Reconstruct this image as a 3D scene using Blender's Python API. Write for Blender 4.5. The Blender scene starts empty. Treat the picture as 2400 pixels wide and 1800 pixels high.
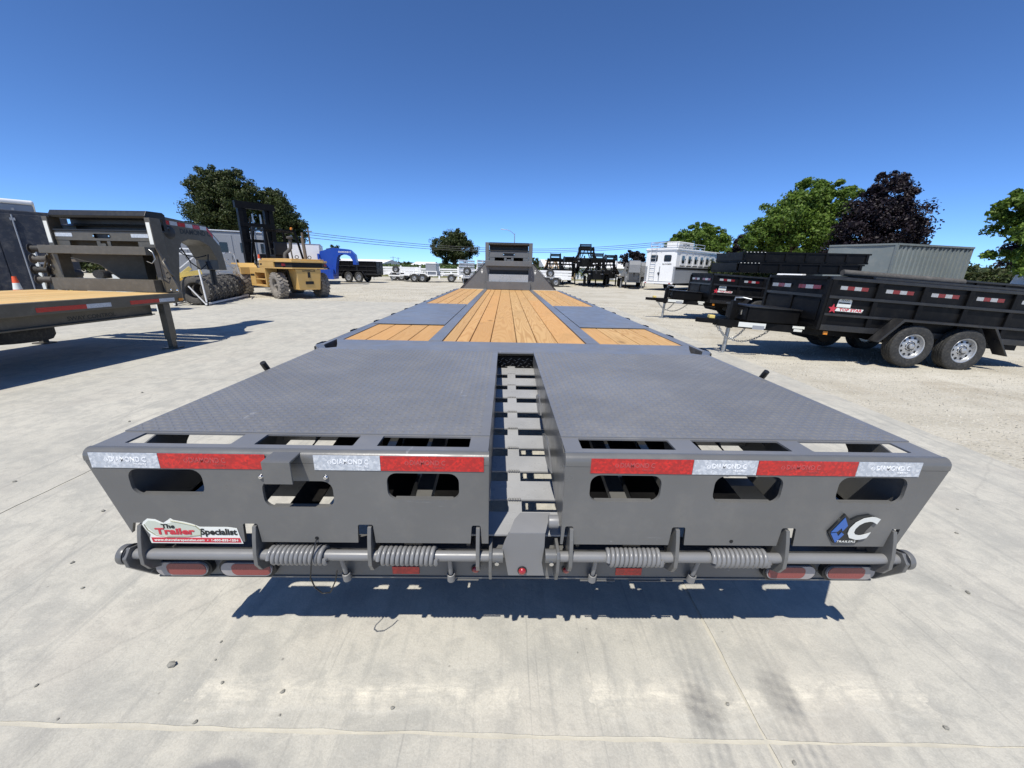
import bpy, bmesh, math, random
import numpy as np
from mathutils import Vector, Matrix
R = math.radians
random.seed(7)
rng = np.random.default_rng(11)
SC = bpy.context.scene
COL = SC.collection

# ------------------------------------------------------------------ camera, sky, sun, exposure
cam = bpy.data.cameras.new("camera")
cam.sensor_width = 36.0
cam.lens = 13.515
cam.clip_start = 0.02
cam.clip_end = 6000
camo = bpy.data.objects.new("camera", cam)
COL.objects.link(camo)
_a, _p, _r = R(1.26), R(16.72), R(1.31)
_F = Vector((math.sin(_a) * math.cos(_p), math.cos(_a) * math.cos(_p), -math.sin(_p)))
_X = Vector((math.cos(_a), -math.sin(_a), 0))
_U = _X.cross(_F)
_RX = _X * math.cos(_r) + _U * math.sin(_r)
_RU = -_X * math.sin(_r) + _U * math.cos(_r)
M = Matrix((_RX, _RU, -_F)).transposed().to_4x4()
M.translation = (-0.074, -1.03, 1.38)
camo.matrix_world = M
SC.camera = camo

SUN = Vector((-0.194, -0.439, 0.878)).normalized()
world = bpy.data.worlds.new("World")
SC.world = world
world.use_nodes = True
wn = world.node_tree.nodes
sky = wn.new("ShaderNodeTexSky")
sky.sky_type = 'NISHITA'
sky.sun_disc = False
sky.sun_elevation = math.asin(SUN.z)
sky.sun_rotation = math.atan2(SUN.x, SUN.y)
sky.altitude = 10
sky.air_density = 0.5
sky.dust_density = 0.15
sky.ozone_density = 6.0
bg = wn["Background"]
bg.inputs["Strength"].default_value = 0.10
tint = wn.new("ShaderNodeMix")
tint.data_type = 'RGBA'; tint.blend_type = 'MULTIPLY'
tint.inputs[0].default_value = 1.0
tint.inputs[7].default_value = (1.12, 1.45, 1.76, 1)   # clear, deep blue valley sky
world.node_tree.links.new(sky.outputs[0], tint.inputs[6])
world.node_tree.links.new(tint.outputs[2], bg.inputs[0])
sl = bpy.data.lights.new("sun", 'SUN')
sl.energy = 5.0
sl.angle = R(0.53)
sl.color = (1.0, 0.955, 0.865)
so = bpy.data.objects.new("sun", sl)
COL.objects.link(so)
so.rotation_euler = SUN.to_track_quat('Z', 'Y').to_euler()
so.location = (-10, -20, 40)
SC.view_settings.view_transform = 'Standard'
SC.view_settings.look = 'None'
SC.view_settings.exposure = 0.12
SC.view_settings.gamma = 1.0

# ------------------------------------------------------------------ helpers
def link(name, me, parent=None):
    o = bpy.data.objects.new(name, me)
    COL.objects.link(o)
    if parent is not None:
        o.parent = parent
    return o

def tag(o, label=None, cat=None, group=None, kind=None):
    if label: o["label"] = label
    if cat: o["category"] = cat
    if group: o["group"] = group
    if kind: o["kind"] = kind
    return o

def thing(name, label, cat, loc=(0, 0, 0), rz=0.0, group=None, rot=None):
    o = link(name, None)
    o.location = loc
    o.rotation_euler = rot if rot else (0, 0, R(rz))
    o.empty_display_size = 0.2
    return tag(o, label, cat, group)

class MB:
    """collects simple shapes and links them as ONE mesh object"""
    def __init__(s):
        s.v = []; s.f = []; s.m = []; s.cur = 0
    def mat(s, i):
        s.cur = i
        return s
    def add(s, vs, fs):
        b = len(s.v)
        s.v.extend([tuple(v) for v in vs])
        for f in fs:
            s.f.append(tuple(b + i for i in f)); s.m.append(s.cur)
        return s
    def box(s, x0, x1, y0, y1, z0, z1, mtx=None):
        vs = [Vector((x, y, z)) for z in (z0, z1) for y in (y0, y1) for x in (x0, x1)]
        if mtx is not None: vs = [mtx @ v for v in vs]
        return s.add(vs, [(0, 2, 3, 1), (4, 5, 7, 6), (0, 1, 5, 4), (2, 6, 7, 3), (0, 4, 6, 2), (1, 3, 7, 5)])
    def prism(s, poly, axis, a, b):
        n = len(poly)
        def P(u, w, t):
            return {'x': (t, u, w), 'y': (u, t, w), 'z': (u, w, t)}[axis]
        vs = [P(u, w, a) for u, w in poly] + [P(u, w, b) for u, w in poly]
        fs = [tuple(range(n))[::-1], tuple(range(n, 2 * n))]
        for i in range(n):
            j = (i + 1) % n
            fs.append((i, j, n + j, n + i))
        return s.add(vs, fs)
    def cyl(s, p0, p1, r0, r1=None, n=12, caps=True):
        r1 = r0 if r1 is None else r1
        p0 = Vector(p0); p1 = Vector(p1)
        d = (p1 - p0).normalized()
        u = d.orthogonal().normalized(); w = d.cross(u)
        vs = []
        for p, r in ((p0, r0), (p1, r1)):
            for i in range(n):
                t = 2 * math.pi * i / n
                vs.append(p + u * (r * math.cos(t)) + w * (r * math.sin(t)))
        fs = [(i, (i + 1) % n, n + (i + 1) % n, n + i) for i in range(n)]
        if caps:
            fs += [tuple(range(n))[::-1], tuple(range(n, 2 * n))]
        return s.add(vs, fs)
    def tube(s, pts, r, n=8, closed=False):
        pts = [Vector(p) for p in pts]
        k = len(pts); vs = []
        prev = None
        for i, p in enumerate(pts):
            if closed:
                d = pts[(i + 1) % k] - pts[(i - 1) % k]
            else:
                d = pts[min(i + 1, k - 1)] - pts[max(i - 1, 0)]
            d.normalize()
            if prev is None:
                u = d.orthogonal().normalized()
            else:
                u = (prev - d * prev.dot(d))
                u = u.normalized() if u.length > 1e-6 else d.orthogonal().normalized()
            prev = u
            w = d.cross(u)
            rr = r[i] if isinstance(r, (list, tuple)) else r
            for j in range(n):
                t = 2 * math.pi * j / n
                vs.append(p + u * (rr * math.cos(t)) + w * (rr * math.sin(t)))
        fs = []
        last = k if closed else k - 1
        for i in range(last):
            a = i * n; b = ((i + 1) % k) * n
            for j in range(n):
                fs.append((a + j, a + (j + 1) % n, b + (j + 1) % n, b + j))
        if not closed:
            fs += [tuple(range(n))[::-1], tuple(range((k - 1) * n, k * n))]
        return s.add(vs, fs)
    def lathe(s, prof, origin, axis, n=24):
        """prof: (radius, offset along axis)"""
        o = Vector(origin); d = Vector(axis).normalized()
        u = d.orthogonal().normalized(); w = d.cross(u)
        vs = []
        for r, h in prof:
            for j in range(n):
                t = 2 * math.pi * j / n
                vs.append(o + d * h + u * (r * math.cos(t)) + w * (r * math.sin(t)))
        fs = []
        for i in range(len(prof) - 1):
            for j in range(n):
                fs.append((i * n + j, i * n + (j + 1) % n, (i + 1) * n + (j + 1) % n, (i + 1) * n + j))
        return s.add(vs, fs)
    def beam(s, p0, p1, w, h, up=(0, 0, 1)):
        p0 = Vector(p0); p1 = Vector(p1)
        d = (p1 - p0).normalized(); up = Vector(up)
        x = d.cross(up)
        x = x.normalized() if x.length > 1e-5 else d.orthogonal().normalized()
        z = x.cross(d)
        vs = []
        for p in (p0, p1):
            for a, b in ((-1, -1), (1, -1), (1, 1), (-1, 1)):
                vs.append(p + x * (a * w / 2) + z * (b * h / 2))
        return s.add(vs, [(0, 3, 2, 1), (4, 5, 6, 7), (0, 1, 5, 4), (1, 2, 6, 5), (2, 3, 7, 6), (3, 0, 4, 7)])
    def mesh(s, name, mats, smooth=None):
        me = bpy.data.meshes.new(name)
        me.from_pydata(s.v, [], s.f)
        mats = mats if isinstance(mats, (list, tuple)) else [mats]
        for m in mats: me.materials.append(m)
        if len(mats) > 1:
            me.polygons.foreach_set("material_index", s.m)
        bm = bmesh.new(); bm.from_mesh(me)
        bmesh.ops.recalc_face_normals(bm, faces=bm.faces)
        bm.to_mesh(me); bm.free()
        if smooth:
            me.polygons.foreach_set("use_smooth", [True] * len(me.polygons))
            me.set_sharp_from_angle(angle=R(smooth))
        me.update()
        return me
    def build(s, name, mats, parent=None, smooth=None, bevel=0.0, seg=2):
        o = link(name, s.mesh(name, mats, smooth), parent)
        if bevel:
            b = o.modifiers.new("bevel", 'BEVEL')
            b.width = bevel; b.segments = seg; b.limit_method = 'ANGLE'; b.angle_limit = R(40)
            b.harden_normals = False
        return o

def box(name, m, parent, x0, x1, y0, y1, z0, z1, bevel=0.0):
    return MB().box(x0, x1, y0, y1, z0, z1).build(name, m, parent, bevel=bevel)

def rrect(x0, x1, y0, y1, r, n=5):
    pts = []
    for cx, cy, a0 in ((x1 - r, y1 - r, 0), (x0 + r, y1 - r, 90), (x0 + r, y0 + r, 180), (x1 - r, y0 + r, 270)):
        for i in range(n + 1):
            t = R(a0 + 90 * i / n)
            pts.append((cx + r * math.cos(t), cy + r * math.sin(t)))
    return pts

def plate(name, m, parent, outer, holes, t, mtx, bevel=0.0):
    """flat plate with openings; drawn in XY, thickness t about z=0, then moved by mtx"""
    cu = bpy.data.curves.new("tmp", 'CURVE')
    cu.dimensions = '2D'; cu.fill_mode = 'BOTH'; cu.extrude = t / 2
    for loop in [outer] + list(holes):
        sp = cu.splines.new('POLY')
        sp.points.add(len(loop) - 1)
        for i, (x, y) in enumerate(loop): sp.points[i].co = (x, y, 0, 1)
        sp.use_cyclic_u = True
    tmp = bpy.data.objects.new("tmp", cu)
    me = bpy.data.meshes.new_from_object(tmp)
    bpy.data.objects.remove(tmp); bpy.data.curves.remove(cu)
    me.transform(mtx)
    me.materials.clear(); me.materials.append(m)
    me.name = name
    return link(name, me, parent)

REAR = Matrix(((1, 0, 0, 0), (0, 0, -1, 0), (0, 1, 0, 0), (0, 0, 0, 1)))  # XY drawing -> XZ, faces -Y

def text(name, body, size, m, parent, mtx, depth=0.0006, bold=0.0, shear=0.0, width=None, align='CENTER', spacing=1.0):
    cu = bpy.data.curves.new("tmp", 'FONT')
    cu.body = body; cu.size = size; cu.extrude = depth; cu.align_x = align; cu.align_y = 'CENTER'
    cu.offset = bold; cu.shear = shear; cu.space_character = spacing; cu.resolution_u = 3
    tmp = bpy.data.objects.new("tmp", cu)
    me = bpy.data.meshes.new_from_object(tmp)
    bpy.data.objects.remove(tmp); bpy.data.curves.remove(cu)
    if width:
        xs = [v.co.x for v in me.vertices]
        w = max(xs) - min(xs)
        me.transform(Matrix.Diagonal((width / w, 1, 1, 1)))
    me.transform(mtx)
    me.materials.clear(); me.materials.append(m)
    me.name = name
    return link(name, me, parent)

def at(mtx, x, y, z): return Matrix.Translation((x, y, z)) @ mtx

def copy_tree(o, parent=None):
    c = o.copy(); COL.objects.link(c); c.parent = parent
    for ch in list(o.children): copy_tree(ch, c)
    return c

# ------------------------------------------------------------------ materials
class G:
    """tiny node-graph helper"""
    def __init__(s, name):
        s.m = bpy.data.materials.new(name); s.m.use_nodes = True
        s.t = s.m.node_tree; s.n = s.t.nodes; s.b = s.n["Principled BSDF"]
        s.tc = s.n.new("ShaderNodeTexCoord")
    def lk(s, a, b): s.t.links.new(a, b)
    def put(s, sock, v):
        if hasattr(v, "is_output"): s.lk(v, sock)
        else: sock.default_value = v
    def math(s, op, a, b=None, c=None, clamp=False):
        n = s.n.new("ShaderNodeMath"); n.operation = op; n.use_clamp = clamp
        s.put(n.inputs[0], a)
        if b is not None: s.put(n.inputs[1], b)
        if c is not None: s.put(n.inputs[2], c)
        return n.outputs[0]
    def vmath(s, op, a, b):
        n = s.n.new("ShaderNodeVectorMath"); n.operation = op
        s.put(n.inputs[0], a); s.put(n.inputs[1], b)
        return n.outputs[0]
    def mapping(s, vec, scale=(1, 1, 1), rot=(0, 0, 0), loc=(0, 0, 0)):
        n = s.n.new("ShaderNodeMapping")
        s.lk(vec, n.inputs[0]); n.inputs["Scale"].default_value = scale
        n.inputs["Rotation"].default_value = rot; n.inputs["Location"].default_value = loc
        return n.outputs[0]
    def noise(s, vec, scale, detail=4, rough=0.55, dist=0.0):
        n = s.n.new("ShaderNodeTexNoise")
        s.lk(vec, n.inputs["Vector"]); n.inputs["Scale"].default_value = scale
        n.inputs["Detail"].default_value = detail; n.inputs["Roughness"].default_value = rough
        n.inputs["Distortion"].default_value = dist
        return n.outputs[0]
    def voro(s, vec, scale, out=0, rand=1.0):
        n = s.n.new("ShaderNodeTexVoronoi")
        s.lk(vec, n.inputs["Vector"]); n.inputs["Scale"].default_value = scale
        n.inputs["Randomness"].default_value = rand
        return n.outputs[out]
    def ramp(s, fac, stops):
        n = s.n.new("ShaderNodeValToRGB")
        el = n.color_ramp.elements
        while len(el) < len(stops): el.new(0.5)
        for e, (p, c) in zip(el, stops):
            e.position = p
            e.color = (c[0], c[1], c[2], 1) if isinstance(c, (tuple, list)) else (c, c, c, 1)
        s.lk(fac, n.inputs[0])
        return n.outputs[0]
    def mix(s, fac, a, b, mode='MIX'):
        n = s.n.new("ShaderNodeMix"); n.data_type = 'RGBA'; n.blend_type = mode
        s.put(n.inputs[0], fac)
        for i, v in ((6, a), (7, b)):
            if isinstance(v, (tuple, list)): n.inputs[i].default_value = (v[0], v[1], v[2], 1)
            else: s.lk(v, n.inputs[i])
        return n.outputs[2]
    def bump(s, h, strength, dist=0.01):
        n = s.n.new("ShaderNodeBump")
        n.inputs["Strength"].default_value = strength; n.inputs["Distance"].default_value = dist
        s.lk(h, n.inputs["Height"]); s.lk(n.outputs[0], s.b.inputs["Normal"])
        return n
    def sep(s, vec):
        n = s.n.new("ShaderNodeSeparateXYZ"); s.lk(vec, n.inputs[0]); return n.outputs
    def comb(s, x, y, z):
        n = s.n.new("ShaderNodeCombineXYZ")
        for i, v in enumerate((x, y, z)): s.put(n.inputs[i], v)
        return n.outputs[0]

def paint(name, col, rough=0.45, metal=0.0, coat=0.0, var=0.12, vs=3.0, bump=0.0, bs=60.0, dust=0.0, dustcol=(0.42, 0.38, 0.31), spec=0.5, scuff=0.0):
    g = G(name); b = g.b
    b.inputs["Metallic"].default_value = metal
    b.inputs["Coat Weight"].default_value = coat
    b.inputs["Coat Roughness"].default_value = 0.12
    b.inputs["Specular IOR Level"].default_value = spec
    o = g.tc.outputs["Object"]
    n1 = g.noise(o, vs, 5, 0.6)
    dark = tuple(c * (1 - var) for c in col); lite = tuple(min(1, c * (1 + var)) for c in col)
    c = g.ramp(n1, [(0.3, dark), (0.7, lite)])
    if dust:
        n2 = g.noise(o, vs * 4.3, 6, 0.7)
        f = g.ramp(n2, [(0.48, 0.0), (0.75, dust)])
        c = g.mix(f, c, dustcol)
    if scuff:
        s1 = g.noise(g.mapping(o, (9, 70, 70), (0.2, 0.1, 0.5)), 1.0, 4, 0.6)
        s2 = g.noise(g.mapping(o, (60, 8, 60), (0.1, 0.3, -0.4)), 1.0, 4, 0.6)
        pt = g.ramp(g.noise(o, 2.3, 3, 0.5), [(0.50, 0.0), (0.68, 1.0)])
        f = g.math('MULTIPLY', g.math('MAXIMUM', g.ramp(s1, [(0.66, 0.0), (0.74, scuff)]), g.ramp(s2, [(0.67, 0.0), (0.75, scuff)])), pt)
        c = g.mix(f, c, (0.48, 0.48, 0.48))
        dk = g.ramp(g.noise(o, 0.9, 5, 0.65), [(0.38, 0.30), (0.56, 0.0)])
        c = g.mix(dk, c, tuple(x * 0.62 for x in col))
    g.lk(c, b.inputs["Base Color"])
    n3 = g.noise(o, vs * 6, 3, 0.6)
    rr = g.ramp(n3, [(0.3, max(0.03, rough - 0.07)), (0.7, min(1, rough + 0.09))])
    g.lk(rr, b.inputs["Roughness"])
    if bump:
        g.bump(g.noise(o, bs, 3, 0.6), bump, 0.004)
    return g.m

GRAY = paint("trailer grey paint", (0.128, 0.128, 0.125), 0.34, coat=0.18, var=0.07, vs=2.0, bump=0.06, bs=120, dust=0.10, scuff=0.5)
GRAYT = paint("sunlit top grey paint", (0.172, 0.174, 0.180), 0.38, coat=0.1, var=0.10, vs=1.6, bump=0.08, bs=120, dust=0.14, scuff=0.75)  # same trailer paint, colour lightened for faces that look up to the sun
GRAYS = paint("spring grey paint", (0.185, 0.185, 0.185), 0.35, var=0.06)
OLIVE = paint("bronze grey paint", (0.092, 0.081, 0.061), 0.40, coat=0.1, var=0.08, dust=0.12)
BLACK = paint("black trailer paint", (0.0045, 0.0045, 0.005), 0.48, var=0.2, vs=1.5, dust=0.012, spec=0.16)
BLACKR = paint("glossy black rails", (0.014, 0.014, 0.015), 0.33, var=0.2, vs=1.5, dust=0.05, spec=0.55)
BLACK2 = paint("faded black panels", (0.0055, 0.0055, 0.006), 0.44, var=0.25, vs=1.5, dust=0.02, spec=0.16)
BLUE = paint("blue trailer paint", (0.012, 0.06, 0.36), 0.34, coat=0.3, var=0.1, vs=1.0)
YEL = paint("forklift yellow paint", (0.58, 0.365, 0.115), 0.5, var=0.08, vs=1.4, dust=0.25)
YELP = paint("pale yellow implement paint", (0.72, 0.56, 0.17), 0.5, var=0.1, dust=0.2)
WHITE = paint("white paint", (0.78, 0.78, 0.77), 0.42, var=0.04, vs=1.0, dust=0.10)
ALU = paint("bare aluminium", (0.62, 0.63, 0.64), 0.38, metal=0.7, var=0.08, vs=4)
GALV = paint("galvanised steel", (0.45, 0.46, 0.46), 0.42, metal=0.85, var=0.15, vs=14)
RUNG = paint("bare grey rung steel", (0.32, 0.322, 0.322), 0.3, var=0.12, vs=5, coat=0.2, scuff=0.4)
RIBP = paint("bright ribbed sheet", (0.50, 0.52, 0.54), 0.3, metal=0.25, var=0.05)
RIM = paint("silver wheel paint", (0.40, 0.41, 0.42), 0.32, metal=0.45, var=0.08, dust=0.15)
CHROME = paint("chromed steel", (0.7, 0.7, 0.7), 0.15, metal=1.0, var=0.03)
RUB = paint("black rubber", (0.022, 0.022, 0.021), 0.72, var=0.25, vs=8, dust=0.30, dustcol=(0.2, 0.18, 0.15), bump=0.2)
RUBD = paint("dusty grey tyre rubber", (0.22, 0.20, 0.175), 0.85, var=0.2, vs=5, dust=0.4, bump=0.25)
RUBT = paint("worn loader tyre rubber", (0.075, 0.07, 0.063), 0.8, var=0.25, vs=5, dust=0.35, dustcol=(0.22, 0.2, 0.17), bump=0.25)
DARK = paint("dark opening", (0.006, 0.006, 0.006), 0.6, var=0.1)
PLAST = paint("black plastic", (0.012, 0.012, 0.012), 0.42, var=0.1)
GLASSD = paint("tinted window glass", (0.012, 0.014, 0.017), 0.06, var=0.05, coat=0.4)
LTGRAY = paint("light grey trailer skin", (0.27, 0.285, 0.31), 0.4, var=0.06, vs=1.0, dust=0.1)
MIDGRAY = paint("grey deckover paint", (0.17, 0.175, 0.18), 0.45, var=0.08, dust=0.1)
NAVY = paint("dark slate container paint", (0.018, 0.022, 0.033), 0.5, var=0.15, vs=1.2, dust=0.2)
CONT = paint("grey green container paint", (0.16, 0.185, 0.185), 0.55, var=0.10, vs=0.8, dust=0.18)
REDP = paint("red lens", (0.30, 0.015, 0.02), 0.16, var=0.05, coat=0.6)
REDD = paint("faded red lens insert", (0.23, 0.055, 0.05), 0.3, var=0.08, vs=10)
CLEARP = paint("clear lens plastic", (0.27, 0.255, 0.255), 0.12, var=0.1, vs=25, coat=0.6)
AMBER = paint("amber marker lens", (0.7, 0.24, 0.02), 0.3, var=0.1)
ORANGE = paint("orange cone plastic", (0.75, 0.10, 0.03), 0.5, var=0.08)
STICKW = paint("white sticker vinyl", (0.72, 0.73, 0.68), 0.35, var=0.03)
STICKG = paint("pale green grey sticker print", (0.50, 0.53, 0.45), 0.35, var=0.05)
STICKO = paint("olive sticker print", (0.27, 0.27, 0.17), 0.35, var=0.05)
STICKR = paint("red sticker print", (0.50, 0.03, 0.05), 0.35, var=0.04)
STICKK = paint("black sticker print", (0.012, 0.014, 0.016), 0.35, var=0.04)
BLUEE = paint("blue emblem print", (0.02, 0.10, 0.36), 0.25, var=0.03, coat=0.5)
SILVER = paint("silver emblem print", (0.60, 0.61, 0.58), 0.25, var=0.03, coat=0.5)
BARK = paint("bark", (0.09, 0.065, 0.045), 0.9, var=0.3, vs=6, bump=0.5, bs=20)
CHIP = paint("gravel chip", (0.40, 0.375, 0.315), 0.95, var=0.45, vs=2.5)
STONE = paint("loose stone", (0.24, 0.23, 0.20), 0.9, var=0.3, vs=40)
WALLW = paint("far white wall", (0.75, 0.75, 0.74), 0.7, var=0.03, vs=0.3)
POLE = paint("weathered pole timber", (0.16, 0.13, 0.10), 0.9, var=0.2, vs=2)
WIRE = paint("overhead cable", (0.02, 0.022, 0.026), 0.6, var=0.1)
PALEW = paint("pale dunnage timber", (0.56, 0.40, 0.24), 0.75, var=0.2, vs=6)

def tape_mat(name, col, sparkle, amt):
    g = G(name); o = g.tc.outputs["Object"]
    v = g.voro(g.mapping(o, (150, 150, 150)), 1.0, 1)
    n = g.noise(o, 25, 4, 0.7)
    f = g.math('MULTIPLY', g.sep(v)[0], n)
    c = g.ramp(f, [(0.15, col), (0.15 + amt, sparkle)])  # brighter cells put the tape's sun sparkle into its base colour
    g.lk(c, g.b.inputs["Base Color"])
    g.b.inputs["Roughness"].default_value = 0.25
    g.b.inputs["Coat Weight"].default_value = 0.5
    g.bump(g.math('ADD', g.sep(v)[1], 0.0), 0.12, 0.003)
    return g.m
TAPEW = tape_mat("silver reflective tape", (0.40, 0.43, 0.47), (0.66, 0.68, 0.70), 0.5)
TAPER = tape_mat("red reflective tape", (0.36, 0.010, 0.011), (0.80, 0.018, 0.012), 0.7)
TAPERD = tape_mat("weathered red reflective tape", (0.15, 0.008, 0.010), (0.30, 0.012, 0.012), 0.8)
TAPEWD = tape_mat("weathered white reflective tape", (0.30, 0.31, 0.32), (0.50, 0.51, 0.52), 0.6)
TAPEL = paint("pale red tape lettering", (0.42, 0.07, 0.07), 0.35, var=0.05)
TAPEWL = paint("white tape lettering", (0.75, 0.76, 0.77), 0.35, var=0.03)

def wood_mat(name, base, dark, knots=0.5):
    g = G(name); o = g.tc.outputs["Object"]
    oi = g.n.new("ShaderNodeObjectInfo")
    off = g.math('MULTIPLY', oi.outputs["Random"], 53.0)
    p = g.vmath('ADD', o, g.comb(off, g.math('MULTIPLY', off, 1.7), 0.0))
    n1 = g.noise(g.mapping(p, (5.0, 0.42, 5.0)), 1.0, 2, 0.5, 0.2)
    ring = g.math('SINE', g.math('MULTIPLY', n1, 130.0))
    ring = g.math('MULTIPLY_ADD', ring, 0.5, 0.5)
    fine = g.noise(g.mapping(p, (60, 2.0, 60)), 1.0, 4, 0.6)
    big = g.noise(g.mapping(p, (1.5, 0.8, 1.5)), 1.0, 3, 0.5)
    mid = tuple((a + b) / 2 for a, b in zip(base, dark))
    c = g.ramp(ring, [(0.0, base), (0.45, base), (0.97, tuple(a * .35 + b * .65 for a, b in zip(base, dark)))])
    c = g.mix(g.math('MULTIPLY', fine, 0.35), c, mid)
    c = g.mix(g.ramp(big, [(0.35, 0.0), (0.75, 0.45)]), c, tuple(x * 0.78 for x in base))
    warm = g.mix(g.math('MULTIPLY', oi.outputs["Random"], 0.7), c, (base[0] * 0.98, base[1] * 0.78, base[2] * 0.60))
    st = g.noise(g.mapping(p, (3.0, 1.2, 3.0)), 1.0, 5, 0.65)
    warm = g.mix(g.ramp(st, [(0.55, 0.0), (0.72, 0.45)]), warm, tuple(x * y for x, y in zip(base, (0.62, 0.58, 0.5))))
    r2 = g.math('FRACT', g.math('MULTIPLY', oi.outputs["Random"], 7.31))
    warm = g.mix(g.ramp(r2, [(0.0, 0.0), (1.0, 0.42)]), warm, tuple(x * k for x, k in zip(base, (0.62, 0.56, 0.50))))
    v = g.voro(g.mapping(p, (2.6, 1.1, 1.0)), 1.0, 0)
    kn = g.ramp(v, [(0.04, 1.0), (0.10, 0.0)])
    c = g.mix(g.math('MULTIPLY', kn, knots), warm, tuple(x * 0.30 for x in dark))
    g.lk(c, g.b.inputs["Base Color"])
    g.b.inputs["Roughness"].default_value = 0.72
    g.bump(g.math('ADD', ring, fine), 0.12, 0.002)
    return g.m
WOOD = wood_mat("yellow pine deck board", (0.60, 0.385, 0.165), (0.36, 0.175, 0.05))
WOOD2 = wood_mat("pale pine deck board", (0.66, 0.48, 0.22), (0.48, 0.29, 0.10), 0.2)

def leaf_mat(name, cols, trans=0.35):
    g = G(name)
    geo = g.n.new("ShaderNodeNewGeometry")
    rnd = geo.outputs["Random Per Island"]
    c = g.ramp(rnd, [(i / max(1, len(cols) - 1), k) for i, k in enumerate(cols)])
    n = g.noise(geo.outputs["Position"], 0.9, 3, 0.6)
    c = g.mix(g.ramp(n, [(0.35, 0.0), (0.7, 0.35)]), c, tuple(x * 0.6 for x in cols[0]))
    d = g.b
    g.lk(c, d.inputs["Base Color"]); d.inputs["Roughness"].default_value = 0.55
    d.inputs["Specular IOR Level"].default_value = 0.3
    tr = g.n.new("ShaderNodeBsdfTranslucent"); g.lk(c, tr.inputs[0])
    mx = g.n.new("ShaderNodeMixShader"); mx.inputs[0].default_value = trans
    g.lk(d.outputs[0], mx.inputs[1]); g.lk(tr.outputs[0], mx.inputs[2])
    g.lk(mx.outputs[0], g.n["Material Output"].inputs[0])
    return g.m
LEAFD = leaf_mat("dark olive leaves", [(0.022, 0.034, 0.010), (0.045, 0.065, 0.018), (0.075, 0.10, 0.028), (0.05, 0.05, 0.02)], 0.2)
LEAFG = leaf_mat("fresh green leaves", [(0.05, 0.095, 0.014), (0.09, 0.16, 0.022), (0.15, 0.24, 0.035), (0.19, 0.27, 0.05)], 0.4)
LEAFP = leaf_mat("purple plum leaves", [(0.008, 0.006, 0.009), (0.015, 0.010, 0.014), (0.026, 0.016, 0.021)], 0.12)
LEAFV = leaf_mat("vine row leaves", [(0.05, 0.09, 0.02), (0.10, 0.15, 0.04), (0.14, 0.19, 0.06)], 0.3)
# ------------------------------------------------------------------ ground
def gravel_mat():
    g = G("pale gravel yard")
    geo = g.n.new("ShaderNodeNewGeometry"); p = geo.outputs["Position"]
    big = g.noise(p, 0.35, 5, 0.6); med = g.noise(p, 2.2, 5, 0.65); fine = g.noise(p, 38, 4, 0.7)
    c = g.ramp(big, [(0.3, (0.40, 0.365, 0.29)), (0.5, (0.50, 0.465, 0.385)), (0.72, (0.56, 0.53, 0.45))])
    c = g.mix(g.ramp(med, [(0.42, 0.0), (0.68, 0.55)]), c, (0.36, 0.335, 0.265))
    peb = g.voro(p, 48, 1)
    pd = g.voro(p, 48, 0)
    pv = g.sep(peb)
    c = g.mix(g.ramp(pv[0], [(0.70, 0.0), (0.76, 0.42)]), c, g.ramp(pv[1], [(0.0, (0.16, 0.15, 0.13)), (1.0, (0.62, 0.60, 0.54))]))
    c = g.mix(g.math('MULTIPLY', fine, 0.3), c, (0.30, 0.28, 0.23))
    dp = g.noise(g.mapping(p, (0.9, 0.45, 1), (0, 0, R(-30))), 1.0, 5, 0.65)
    c = g.mix(g.ramp(dp, [(0.52, 0.0), (0.66, 0.5)]), c, (0.30, 0.255, 0.185))
    # swept wheel ruts across the yard
    rut = g.noise(g.mapping(p, (0.16, 1.6, 1), (0, 0, R(14))), 1.0, 4, 0.55)
    c = g.mix(g.ramp(rut, [(0.45, 0.0), (0.62, 0.4)]), c, (0.58, 0.545, 0.46))
    # fields beyond the yard
    xyz = g.sep(p)
    fld = g.math('GREATER_THAN', xyz[1], 52.0)
    fc = g.ramp(g.noise(p, 0.08, 3, 0.5), [(0.35, (0.13, 0.14, 0.055)), (0.65, (0.28, 0.235, 0.12))])
    c = g.mix(fld, c, fc)
    g.lk(c, g.b.inputs["Base Color"]); g.b.inputs["Roughness"].default_value = 0.95
    g.b.inputs["Specular IOR Level"].default_value = 0.2
    h = g.math('ADD', g.math('MULTIPLY', pd, -0.8), g.math('ADD', fine, g.math('MULTIPLY', med, 2.5)))
    g.bump(h, 0.65, 0.012)
    return g.m

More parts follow.
